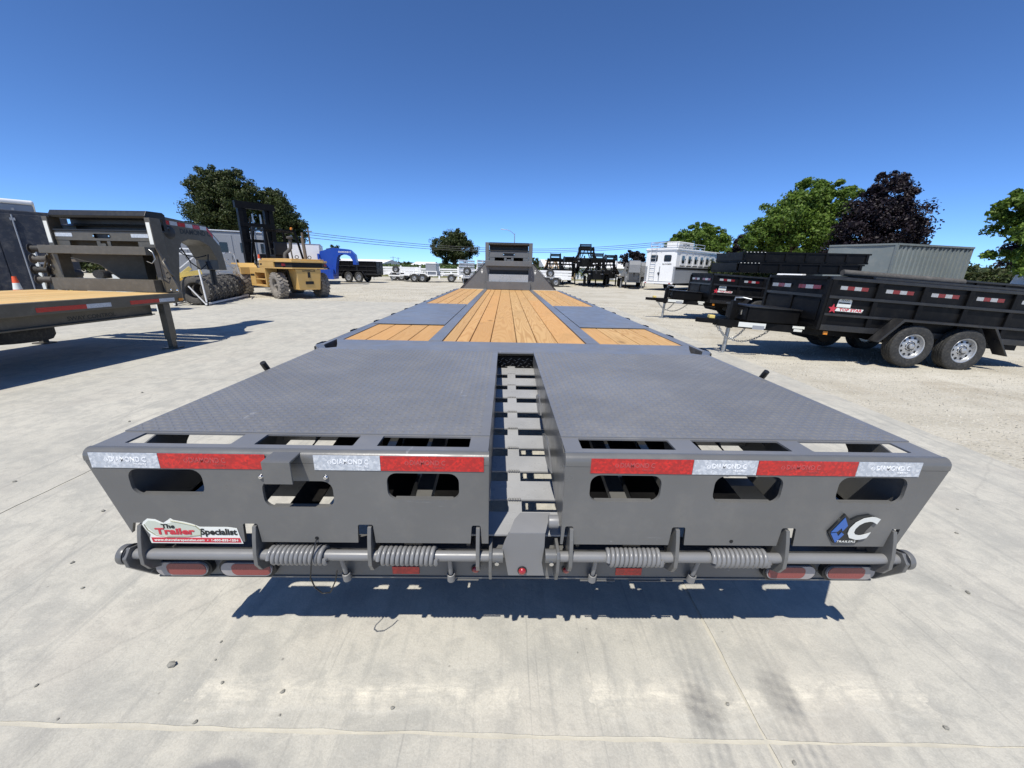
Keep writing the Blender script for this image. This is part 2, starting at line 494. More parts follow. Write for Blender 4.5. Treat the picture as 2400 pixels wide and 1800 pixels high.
def concrete_mat():
    g = G("worn pale concrete")
    geo = g.n.new("ShaderNodeNewGeometry"); p = geo.outputs["Position"]
    x, y, z = g.sep(p)
    big = g.noise(p, 0.7, 6, 0.6); med = g.noise(p, 3.6, 6, 0.68, 0.3); fine = g.noise(p, 55, 4, 0.7)
    c = g.ramp(big, [(0.30, (0.43, 0.413, 0.358)), (0.52, (0.50, 0.478, 0.412)), (0.72, (0.55, 0.524, 0.448))])
    c = g.mix(g.ramp(med, [(0.38, 0.75), (0.54, 0.0)]), c, (0.36, 0.352, 0.315))
    m9 = g.noise(p, 11.0, 6, 0.7, 0.5)
    c = g.mix(g.ramp(m9, [(0.40, 0.5), (0.50, 0.0)]), c, (0.36, 0.35, 0.31))
    c = g.mix(g.ramp(m9, [(0.56, 0.0), (0.68, 0.5)]), c, (0.56, 0.53, 0.45))
    c = g.mix(g.ramp(g.noise(p, 1.5, 4, 0.6), [(0.5, 0.0), (0.75, 0.35)]), c, (0.45, 0.405, 0.345))
    # fine scuff streaks where wheels roll off the slab, running mostly along the trailer
    def streak(rot, sx, sy, lo, hi, amt, col, cc):
        n = g.noise(g.mapping(p, (sx, sy, 1), (0, 0, R(rot))), 1.0, 5, 0.62)
        return g.mix(g.ramp(n, [(lo, 0.0), (hi, amt)]), cc, col)
    c = streak(8, 16, 0.55, 0.55, 0.70, 0.42, (0.27, 0.27, 0.25), c)
    c = streak(-24, 13, 0.5, 0.58, 0.72, 0.45, (0.27, 0.265, 0.245), c)
    c = streak(-12, 46, 0.7, 0.61, 0.72, 0.5, (0.25, 0.245, 0.225), c)
    c = streak(72, 7, 0.35, 0.57, 0.72, 0.30, (0.30, 0.295, 0.27), c)
    brk = g.noise(p, 9, 5, 0.7)
    # bleached scrape where ramps have been dropped, two broken bars
    wob = g.math('MULTIPLY', g.math('SUBTRACT', g.noise(p, 2.1, 3, 0.6), 0.5), 0.16)
    yy = g.math('ADD', g.math('ADD', y, 0.10), wob)
    def bar(x0, x1, yc, w, lo, hi):
        a = g.math('SUBTRACT', 1.0, g.math('DIVIDE', g.math('ABSOLUTE', g.math('SUBTRACT', yy, yc)), w), clamp=True)
        b = g.math('MULTIPLY', g.math('GREATER_THAN', g.math('ADD', x, g.math('MULTIPLY', brk, 0.25)), x0), g.math('LESS_THAN', g.math('ADD', x, g.math('MULTIPLY', brk, 0.25)), x1))
        return g.math('MULTIPLY', g.math('MULTIPLY', a, b), g.ramp(brk, [(lo, 0.0), (hi, 1.0)]))
    m = g.math('ADD', bar(-0.98, 0.12, 0.015, 0.075, 0.28, 0.52), bar(0.36, 1.52, 0.015, 0.07, 0.30, 0.54), clamp=True)
    m2 = g.math('ADD', bar(-0.98, -0.15, -0.045, 0.012, 0.30, 0.5), bar(0.42, 1.45, -0.05, 0.012, 0.3, 0.5), clamp=True)
    sm = g.noise(g.mapping(p, (5, 46, 1), (0, 0, R(4))), 1.0, 5, 0.7)
    mm = g.math('MULTIPLY', g.math('MULTIPLY', m, g.ramp(m9, [(0.36, 0.25), (0.60, 1.0)])), g.ramp(sm, [(0.34, 0.2), (0.58, 1.0)]))
    c = g.mix(mm, c, (0.74, 0.69, 0.57))
    c = g.mix(g.math('MULTIPLY', m2, 0.25), c, (0.62, 0.60, 0.53))
    # two dusty tyre tracks with tread bars and scrubbed patches
    def track(x0, k, w, y1, cc):
        ctr = g.math('MULTIPLY_ADD', y, k, x0)
        d = g.math('DIVIDE', g.math('ABSOLUTE', g.math('SUBTRACT', x, ctr)), w)
        band = g.ramp(d, [(0.75, 1.0), (1.1, 0.0)])
        ribs = g.math('MULTIPLY_ADD', g.math('SINE', g.math('MULTIPLY', g.math('SUBTRACT', x, ctr), 2 * math.pi / (w * 0.5))), 0.5, 0.5)
        lug = g.math('MULTIPLY_ADD', g.math('SINE', g.math('ADD', g.math('MULTIPLY', y, 150.0), g.math('MULTIPLY', x, 60.0))), 0.5, 0.5)
        t = g.math('MULTIPLY', g.math('ADD', g.math('MULTIPLY', ribs, 0.62), g.math('MULTIPLY', lug, 0.28)), band)
        near = g.ramp(g.math('MULTIPLY_ADD', y, -0.8, 0.30), [(0.0, 0.0), (0.5, 1.0)])
        t = g.math('MULTIPLY', g.math('MULTIPLY', t, near), g.ramp(brk, [(0.28, 0.25), (0.6, 1.0)]))
        cc = g.mix(g.math('MULTIPLY', g.math('MULTIPLY', t, g.ramp(m9, [(0.38, 0.3), (0.58, 1.0)])), 0.85), cc, (0.20, 0.20, 0.195))
        pd = g.vmath('SUBTRACT', p, (x0 + k * y1, y1, 0))
        pn = g.n.new("ShaderNodeVectorMath"); pn.operation = 'LENGTH'; g.lk(g.mapping(pd, (1.0, 0.75, 1)), pn.inputs[0])
        pr = g.math('ADD', pn.outputs["Value"], g.math('MULTIPLY', g.math('SUBTRACT', brk, 0.5), 0.05))
        pm = g.ramp(pr, [(0.035, 0.8), (0.075, 0.0)])
        return g.mix(g.math('MULTIPLY', pm, g.math('MULTIPLY', g.math('MULTIPLY_ADD', lug, 0.2, 0.65), g.ramp(m9, [(0.35, 0.45), (0.55, 1.0)]))), cc, (0.13, 0.13, 0.128))
    c = track(0.625, 0.17, 0.062, -0.13, c)
    c = track(0.905, 0.14, 0.062, -0.085, c)
    c = track(-2.2, 0.05, 0.11, -6.0, c)
    # oil stain near the front edge of the picture
    sd = g.n.new("ShaderNodeVectorMath"); sd.operation = 'LENGTH'
    g.lk(g.mapping(g.vmath('SUBTRACT', p, (-0.86, -0.30, 0)), (0.8, 1.5, 1)), sd.inputs[0])
    st = g.ramp(g.math('ADD', sd.outputs["Value"], g.math('MULTIPLY', g.math('SUBTRACT', brk, 0.5), 0.07)), [(0.05, 0.75), (0.085, 0.0)])
    c = g.mix(st, c, (0.19, 0.19, 0.19))
    c = g.mix(g.ramp(g.voro(p, 7.0, 0), [(0.02, 0.8), (0.045, 0.0)]), c, (0.2, 0.19, 0.17))
    cr = g.n.new("ShaderNodeTexVoronoi"); cr.feature = 'DISTANCE_TO_EDGE'
    g.lk(g.vmath('ADD', g.mapping(p, (0.55, 0.42, 1)), g.comb(g.math('MULTIPLY', med, 0.08), g.math('MULTIPLY', m9, 0.012), 0.0)), cr.inputs["Vector"]); cr.inputs["Scale"].default_value = 1.0
    c = g.mix(g.ramp(cr.outputs[0], [(0.0, 0.30), (0.003, 0.0)]), c, (0.26, 0.25, 0.225))
    gr2 = g.noise(p, 150, 3, 0.75)
    c = g.mix(g.ramp(gr2, [(0.38, 0.24), (0.50, 0.0)]), c, (0.28, 0.27, 0.24))
    c = g.mix(g.ramp(gr2, [(0.56, 0.0), (0.68, 0.20)]), c, (0.68, 0.655, 0.585))
    c = g.mix(g.math('MULTIPLY', fine, 0.22), c, (0.25, 0.24, 0.22))
    g.lk(c, g.b.inputs["Base Color"]); g.b.inputs["Roughness"].default_value = 0.9
    g.b.inputs["Specular IOR Level"].default_value = 0.25
    g.bump(g.math('ADD', g.math('ADD', g.math('MULTIPLY', med, 1.4), g.math('MULTIPLY', m9, 0.8)), g.math('MULTIPLY', fine, 0.5)), 0.34, 0.01)
    return g.m

GRAVEL = gravel_mat(); CONC = concrete_mat()
FILL = paint("cream joint filler", (0.47, 0.445, 0.375), 0.9, var=0.12, vs=6, bump=0.4, bs=60)
gr = MB().add([(-3000, -3000, -0.006), (3000, -3000, -0.006), (3000, 3000, -0.006), (-3000, 3000, -0.006)], [(0, 1, 2, 3)]).build("ground", GRAVEL)
tag(gr, kind="structure")

apron = link("concrete_apron", None)
tag(apron, kind="structure")
def jit(a): return random.uniform(-a, a)
def slab(x0, x1, y0, y1):
    g = 0.006
    pts = []
    def edge(ax, ay, bx, by):
        L = math.hypot(bx - ax, by - ay); n = max(2, int(L / 0.035))
        nx, ny = (by - ay) / L, -(bx - ax) / L
        w = 0.0
        for i in range(n):
            t = i / n
            w = 0.75 * w + jit(0.0022)
            pts.append((ax + (bx - ax) * t + nx * w, ay + (by - ay) * t + ny * w))
    a, b, c_, d = (x0 + g, y0 + g), (x1 - g, y0 + g), (x1 - g, y1 - g), (x0 + g, y1 - g)
    edge(*a, *b); edge(*b, *c_); edge(*c_, *d); edge(*d, *a)
    o = MB().prism(pts, 'z', -0.02, 0.0).build("slab", CONC, apron)
    return o
XS = [-24.9, -21.25, -17.58, -13.91, -10.25, -6.58, -2.91, 0.755, 3.84]
YS = [-7.4, -3.85, -0.225, 3.44, 7.11, 10.8, 14.4]
rotm = Matrix.Translation((0.755, -0.225, 0)) @ Matrix.Rotation(R(-1.3), 4, 'Z') @ Matrix.Translation((-0.755, 0.225, 0))
for i in range(len(XS) - 1):
    for j in range(len(YS) - 1):
        if YS[j] < -4 and XS[i] < -8: continue
        o = slab(XS[i], XS[i + 1], YS[j], YS[j + 1])
        o.data.transform(rotm)
jf = MB().box(XS[0] + 0.02, XS[-1] - 0.02, YS[0] + 0.02, YS[-1] - 0.02, -0.015, -0.0035).build("joint_filler", FILL, apron)
jf.data.transform(rotm)

# loose stones on the slab
def stone_mesh(seed, n=1):
    r = random.Random(seed)
    bm = bmesh.new(); bmesh.ops.create_icosphere(bm, subdivisions=1, radius=1.0)
    for v in bm.verts:
        v.co *= r.uniform(0.7, 1.15)
        v.co.z *= 0.6
    me = bpy.data.meshes.new("stone"); bm.to_mesh(me); bm.free(); me.materials.append(STONE)
    return me
smesh = [stone_mesh(k) for k in range(5)]
spots = [(-1.24, .01, .017), (-1.13, .10, .006), (-1.02, -.05, .007), (-.80, -.08, .009), (-.77, -.15, .005), (-.42, -.13, .008), (-1.63, -.06, .007), (-1.45, -.16, .005),
         (-1.02, -.17, .008), (-1.10, .03, .005), (1.95, .54, .011), (1.79, .56, .008), (2.5, .77, .010), (2.07, .35, .012), (2.77, 1.0, .008), (.69, -.12, .008), (.22, .06, .004),
         (1.36, -.19, .009), (-2.1, .5, .010), (-2.35, .9, .012), (-1.9, .35, .008), (-3.4, 2.2, .013), (-2.7, 1.9, .012), (2.2, 1.3, .012), (-2.0, -.02, .008), (.80, -.28, .008), (-4.0, 3.0, .015), (-3.2, 1.2, .012)]
for k, (x, y, r) in enumerate(spots):
    o = link("stone", smesh[k % 5]); o.location = (x, y, r * 0.35); o.scale = (r, r * 0.8, r); o.rotation_euler = (0, 0, k * 1.3)
    tag(o, "small loose grey stone lying on the pale concrete slab", "stone", "loose stones on the concrete")

# gravel chips lying on the yard to the right of the slab
vs = []; fs = []
def chips(n, x0, x1, y0, y1, smin, smax):
    for k in range(n):
        x = random.uniform(x0, x1); y = random.uniform(y0, y1)
        s = random.uniform(smin, smax); a = random.uniform(0, 6.28); b = len(vs)
        for t in range(4):
            q = a + t * 1.571 + jit(0.4); rr = s * random.uniform(.6, 1.1)
            vs.append((x + rr * math.cos(q), y + rr * math.sin(q), -0.007))
        vs.append((x + jit(s * .3), y + jit(s * .3), s * random.uniform(.3, .8)))
        fs.extend([(b, b + 1, b + 4), (b + 1, b + 2, b + 4), (b + 2, b + 3, b + 4), (b + 3, b, b + 4)])
chips(5200, 3.95, 9.5, 0.6, 7.5, 0.004, 0.016)
chips(2600, 1.6, 9.5, 7.5, 16, 0.010, 0.03)
chips(2600, -13, -2.5, 14.5, 24, 0.012, 0.035)
me = bpy.data.meshes.new("gravel_chips"); me.from_pydata(vs, [], fs); me.materials.append(CHIP)
o = link("gravel_chips", me)
tag(o, "loose gravel chips scattered over the pale yard", "gravel", kind="stuff")
# ------------------------------------------------------------------ shared trailer pieces
WCACHE = {}
def wheel(parent, c, axis, Rr, W, rim_r, tyre_m, rim_m, holes=8, lug=False, n=36, name="wheel", rimdepth=0.35):
    """tyre as the part, rim as its sub-part; axis = unit vector towards the visible face"""
    key = (Rr, W, rim_r, tyre_m.name, rim_m.name, holes, lug, n)
    if key not in WCACHE:
        h = W / 2
        t = MB()
        prof = [(rim_r, -h * .72), (rim_r * 1.06, -h * .9), (Rr * .80, -h), (Rr * .93, -h * .93), (Rr * .985, -h * .80)]
        gro = [(-.62, 0), (-.58, 1), (-.50, 1), (-.46, 0), (-.20, 0), (-.16, 1), (-.08, 1), (-.04, 0), (.04, 0), (.08, 1), (.16, 1), (.20, 0), (.46, 0), (.50, 1), (.58, 1), (.62, 0)]
        for u, d in gro: prof.append((Rr - (0.02 * Rr if d else 0) - abs(u) ** 3 * .012 * Rr, h * u))
        prof += [(Rr * .985, h * .80), (Rr * .93, h * .93), (Rr * .80, h), (rim_r * 1.06, h * .9), (rim_r, h * .72), (rim_r, -h * .72)]
        t.lathe(prof, (0, 0, 0), (0, 0, 1), n)
        if lug:
            k = 22
            for i in range(k):
                for sgn in (-1, 1):
                    a = 2 * math.pi * (i + (0.5 if sgn > 0 else 0)) / k
                    m = Matrix.Rotation(a, 4, 'Z') @ Matrix.Translation((Rr * 1.0, 0, sgn * h * .48)) @ Matrix.Rotation(R(24) * sgn, 4, 'X')
                    t.box(-0.05 * Rr, 0.045 * Rr, -0.05 * Rr * 1.6, 0.05 * Rr * 1.6, -h * .50, h * .50, m)
        tm = t.mesh("wheel", tyre_m, 35)
        r = MB()
        d = h * rimdepth
        r.lathe([(rim_r * 1.03, h * .80), (rim_r * 1.0, h * .86), (rim_r * .93, h * .80), (rim_r * .88, h * .45), (rim_r * .84, h * .86 - d * 1.4), (rim_r * .62, h * .86 - d * 1.1), (rim_r * .40, h * .86 - d * .9), (rim_r * .30, h * .86 - d * .9), (rim_r * .22, h * .86 - d * .6), (rim_r * .20, h * .86 + d * .1), (rim_r * .15, h * .86 + d * .2), (0.001, h * .86 + d * .2)], (0, 0, 0), (0, 0, 1), n)
        r.lathe([(rim_r * 1.03, -h * .80), (rim_r * .9, -h * .5), (0.001, -h * .3)], (0, 0, 0), (0, 0, 1), n)
        r.mat(1)
        r.lathe([(rim_r * .27, h * .86 - d * .55), (rim_r * .20, h * .86 - d * .50)], (0, 0, 0), (0, 0, 1), 20)
        r.lathe([(rim_r * .405, h * .86 - d * .86), (rim_r * .345, h * .86 - d * .84)], (0, 0, 0), (0, 0, 1), 24)
        for i in range(holes):
            a = 2 * math.pi * i / holes
            q = Vector((math.cos(a) * rim_r * .70, math.sin(a) * rim_r * .70, h * .86 - d * 1.35))
            r.cyl(q, q + Vector((0, 0, d * .32)), rim_r * .095, n=8)
        r.mat(2)
        for i in range(8):
            a = 2 * math.pi * (i + .5) / 8
            q = Vector((math.cos(a) * rim_r * .40, math.sin(a) * rim_r * .40, h * .86 - d * 1.0))
            r.cyl(q, q + Vector((0, 0, d * .25)), rim_r * .045, n=6)
        rm = r.mesh("rim", [rim_m, DARK, CHROME], 35)
        WCACHE[key] = (tm, rm)
    tm, rm = WCACHE[key]
    w = link(name, tm, parent)
    w.rotation_mode = 'QUATERNION'
    w.rotation_quaternion = Vector((0, 0, 1)).rotation_difference(Vector(axis))
    w.location = c
    link("rim", rm, w)
    return w

def lettering(parent, body, size, m, x, y, z, width=None, rz=0, tilt=0, bold=0.0, shear=0, name="lettering", align='CENTER'):
    mt = Matrix.Translation((x, y, z)) @ Matrix.Rotation(R(rz), 4, 'Z') @ Matrix.Rotation(R(tilt), 4, 'X') @ REAR
    return text(name, body, size, m, parent, mt, width=width, bold=bold, shear=shear, align=align)

def tape_run(parent, y, z0, z1, runs, x0=0.0, axis='x', px=None):
    """runs: (start, end, 'w'|'r'); axis x -> on a face looking -Y at y; axis y -> on a face looking +X at px"""
    for a, b, k in runs:
        m = TAPEW if k == 'w' else TAPER
        mb = MB()
        if axis == 'x': mb.box(x0 + a, x0 + b, y - 0.0022, y, z0, z1)
        else: mb.box(px, px + 0.0022, a, b, z0, z1)
        mb.build("reflective_tape", m, parent)

def headboard(root, pm, y0, hw, bw, wing, zd, dz, mesh_fill=True, strips=False, tray=0.0):
    """rear-facing headboard of a gooseneck: posts, skirt, beam, cross plate, tray, wings"""
    pw = 0.09
    z = lambda v: zd + (v - 0.85) * dz
    for s in (-1, 1):
        box("headboard_post", pm, root, min(s * hw, s * (hw - pw)), max(s * hw, s * (hw - pw)), y0 - 0.02, y0 + 0.16, zd + 0.002, z(2.0), 0.004)
        poly = [(s * (hw + 0.002), zd + 0.003), (s * wing, zd + 0.003), (s * (wing - 0.05), z(0.90)), (s * (hw + 0.002), z(1.52))]
        MB().prism(poly, 'y', y0 - 0.012, y0 + 0.004).build("wing_plate", pm, root, bevel=0.002)
        MB().beam((s * wing, y0 - 0.02, zd + 0.005), (s * (hw + 0.01), y0 - 0.02, z(1.54)), 0.035, 0.012).build("wing_edge", PLAST if mesh_fill else pm, root)
        if mesh_fill:
            sp = MB()
            cx = s * (hw + 0.085); cz = z(1.29)
            sp.prism([(cx, cz - .055), (cx + .03, cz + .01), (cx, cz + .02), (cx - .03, cz + .01)], 'y', y0 - 0.0155, y0 - 0.0125)
            sp.prism([(cx, cz + .025), (cx + .014, cz + .045), (cx, cz + .065), (cx - .014, cz + .045)], 'y', y0 - 0.0155, y0 - 0.0125)
            sp.build("diamond_mark", STICKW, root)
        else:
            sp = MB(); cx = s * (hw + 0.10); cz = z(1.12)
            for sg in (-1, 1):
                sp.beam((cx - .03, y0 - 0.014, cz + sg * .03), (cx, y0 - 0.014, cz + sg * .055), 0.004, 0.012, (0, 0, 1))
                sp.beam((cx + .03, y0 - 0.014, cz + sg * .03), (cx, y0 - 0.014, cz + sg * .055), 0.004, 0.012, (0, 0, 1))
            sp.build("diamond_mark", DARK, root)
    box("skirt", pm, root, -bw, bw, y0 - 0.16, y0 - 0.025, zd + 0.004, z(1.05), 0.003)
    box("beam", pm, root, -bw - 0.02, bw + 0.02, y0 - 0.20, y0 - 0.022, z(1.43), z(1.555), 0.006)
    i = hw - pw - 0.004
    if mesh_fill:
        pts = []
        n = 60
        mb = MB()
        for k in range(n):
            x0_ = -i + 2 * i * k / n; x1_ = -i + 2 * i * (k + 1) / n; xm = (x0_ + x1_) / 2
            yy = y0 - 0.11
            mb.add([(x0_, yy, z(1.05)), (xm, yy - 0.012, z(1.05)), (x1_, yy, z(1.05)), (x0_, yy, z(1.23)), (xm, yy - 0.012, z(1.23)), (x1_, yy, z(1.23))], [(0, 1, 4, 3), (1, 2, 5, 4)])
        mb.build("ribbed_panel", RIBP, root)
        box("upper_panel", pm, root, -i, i, y0 + 0.03, y0 + 0.05, z(1.34), z(1.428))
        box("inner_panel", PLAST, root, -i, i, y0 + 0.10, y0 + 0.11, z(1.05), z(1.34))
    cp_out = [(-i, z(1.645)), (i, z(1.645)), (i, z(1.785)), (-i, z(1.785))]
    plate("cross_plate", pm, root, cp_out, [rrect(-0.155, 0.155, z(1.68), z(1.75), 0.033)], 0.01, at(REAR, 0, y0 + 0.02, 0))
    plate_back = box("plate_back", PLAST, root, -0.2, 0.2, y0 + 0.05, y0 + 0.06, z(1.66), z(1.77))
    for s in (-1, 1):
        MB().cyl((s * 0.135, y0 + 0.013, z(1.715)), (s * 0.135, y0 + 0.004, z(1.715)), 0.013, n=8).build("bolt", CHROME, root)
    tr = MB()
    tr.prism([(y0 + 0.0, z(1.79)), (y0 + 0.0, z(1.815)), (y0 + 0.30, z(1.83)), (y0 + 0.30, z(1.93) + tray * .6), (y0 + 0.02, z(1.93) + tray * .6), (y0 + 0.0, z(1.965) + tray * .6), (y0 + 0.05, z(2.005) + tray), (y0 + 0.32, z(2.01) + tray), (y0 + 0.36, z(1.98) + tray), (y0 + 0.36, z(1.80))], 'x', -i, i)
    tr.build("chain_tray", PLAST, root, bevel=0.004)
    sb = MB()
    for x0_, x1_ in ((-i, -i * .72), (-.12, -.06), (.06, .12), (i * .72, i)):
        sb.box(x0_, x1_, y0 + 0.02, y0 + 0.04, z(1.56), z(1.64))
    sb.box(-0.05, 0.05, y0 + 0.0, y0 + 0.04, z(1.56), z(1.60))
    sb.build("slot_bars", pm, root)
    if strips:
        for s in (-1, 1):
            xa = s * (hw - pw / 2)
            box("reflective_tape", STICKW, root, xa - 0.032, xa + 0.032, y0 - 0.0235, y0 - 0.021, z(1.60), z(1.93))
            xb = s * (i - 0.17)
            box("reflective_tape", TAPEW, root, xb - 0.15, xb + 0.15, y0 + 0.0115, y0 + 0.014, z(1.70), z(1.755))

NECK = [(0.0, .62), (0.0, 1.93), (.34, 2.04), (.78, 2.17), (1.70, 2.10), (1.98, 1.82), (2.06, 1.22), (1.84, 1.22), (1.85, 1.42), (1.70, 1.70), (1.48, 1.80), (1.22, 1.81), (1.05, 1.74), (.96, 1.60), (.84, 1.06), (.80, .62)]
def neck(root, pm, y0, hx, zd, s=1.0, label=None, lm=None, tape=False, hx0=None, plates=True):
    """arched gooseneck; side plates run in from hx0 at the headboard to hx, then straight"""
    hx0 = hx if hx0 is None else hx0
    ub = .66
    P = lambda u, w, x: (x, y0 + u * s, zd + (w - .87) * s)
    A = [(0.0, 1.42), (0.0, 1.93), (.34, 2.04), (ub, 2.135), (ub, .62), (.50, .90), (.25, 1.30)]
    B = [(ub, .62), (ub, 2.135), (.78, 2.17)] + NECK[4:]
    for sgn in (-1, 1):
        fa = lambda u: sgn * (hx0 + (hx - hx0) * min(1, u / ub))
        mb = MB()
        n = len(A)
        mb.add([P(u, w, fa(u)) for u, w in A] + [P(u, w, fa(u) - sgn * .03) for u, w in A], [tuple(range(n)), tuple(range(2 * n - 1, n - 1, -1))] + [(k, (k + 1) % n, n + (k + 1) % n, n + k) for k in range(n)])
        mb.build("neck_cheek", pm, root)
        x = sgn * hx
        MB().prism([(y0 + u * s, zd + (w - .87) * s) for u, w in B], 'x', min(x, x - sgn * .03), max(x, x - sgn * .03)).build("neck_side", pm, root, bevel=0.003)
    prof = [(y0 + u * s, zd + (w - .87) * s) for u, w in NECK]
    top = MB()
    hxa = lambda u: hx0 + (hx - hx0) * min(1, u / ub) - .03
    k = [1, 2, 3, 4, 5, 6]
    for a, b in zip(k[:-1], k[1:]):
        (u0, w0), (u1, w1) = prof[a], prof[b]
        xa, xb = hxa(NECK[a][0]), hxa(NECK[b][0])
        top.add([(-xa, u0, w0 - .004), (xa, u0, w0 - .004), (xb, u1, w1 - .004), (-xb, u1, w1 - .004)], [(0, 1, 2, 3)])
    k = [7, 8, 9, 10, 11, 12, 13, 14, 15]
    for a, b in zip(k[:-1], k[1:]):
        (u0, w0), (u1, w1) = prof[a], prof[b]
        top.add([(-hx + .03, u0, w0 + .004), (hx - .03, u0, w0 + .004), (hx - .03, u1, w1 + .004), (-hx + .03, u1, w1 + .004)], [(0, 1, 2, 3)])
    if plates: top.build("neck_plates", pm, root)
    else:
        for (u, w) in (NECK[2], NECK[4], NECK[5]):
            box("neck_crossbar", pm, root, -hx + .031, hx - .031, y0 + u * s - .05, y0 + u * s + .03, zd + (w - .87) * s - .12, zd + (w - .87) * s - .01)
    MB().cyl((0, y0 + 1.95 * s, zd + .36 * s), (0, y0 + 1.95 * s, zd + .02 * s), .055 * s, n=12).build("coupler", PLAST, root)
    if label:
        for sgn in (1, -1):
            mt = Matrix.Translation((sgn * (hx + 0.001), y0 + 1.42 * s, zd + 1.07 * s)) @ Matrix.Rotation(R(90 * sgn), 4, 'Z') @ REAR
            text("lettering", label, 0.125 * s, lm, root, mt, bold=0.004)
    if tape:
        pts = [(.70, 2.13), (1.70, 2.095), (1.97, 1.81)]
        (ua, wa), (ub_, wb), (uc, wc) = pts
        for n_, (p0, p1, m_) in enumerate([((ua, wa), (ub_, wb), 6), ((ub_, wb), (uc, wc), 2)]):
            for q in range(m_):
                t0, t1 = q / m_ + .01, (q + 1) / m_
                a = (p0[0] + (p1[0] - p0[0]) * t0, p0[1] + (p1[1] - p0[1]) * t0); b = (p0[0] + (p1[0] - p0[0]) * t1, p0[1] + (p1[1] - p0[1]) * t1)
                Q = lambda u, w, d: (hx + 0.002, y0 + u * s, zd + (w - .87 - d) * s)
                MB().add([Q(*a, .015), Q(*b, .015), Q(*b, .085), Q(*a, .085)], [(0, 1, 2, 3)]).build("reflective_tape", TAPER if q % 2 == 0 else TAPEW, root)

# ------------------------------------------------------------------ the big grey gooseneck trailer
T = thing("gooseneck_trailer", "large grey flatbed gooseneck trailer with pine deck and folded tread plate ramps", "trailer")
ZD = 0.85
def plank(parent, x0, x1, y0, y1, z, m, t=0.038, name="plank"):
    cx, cy = (x0 + x1) / 2, (y0 + y1) / 2
    me = MB().box(x0 - cx, x1 - cx, y0 - cy, y1 - cy, -t, 0).mesh(name, m)
    o = link(name, me, parent); o.location = (cx, cy, z)
    b = o.modifiers.new("bevel", 'BEVEL'); b.width = 0.003; b.segments = 1
    return o

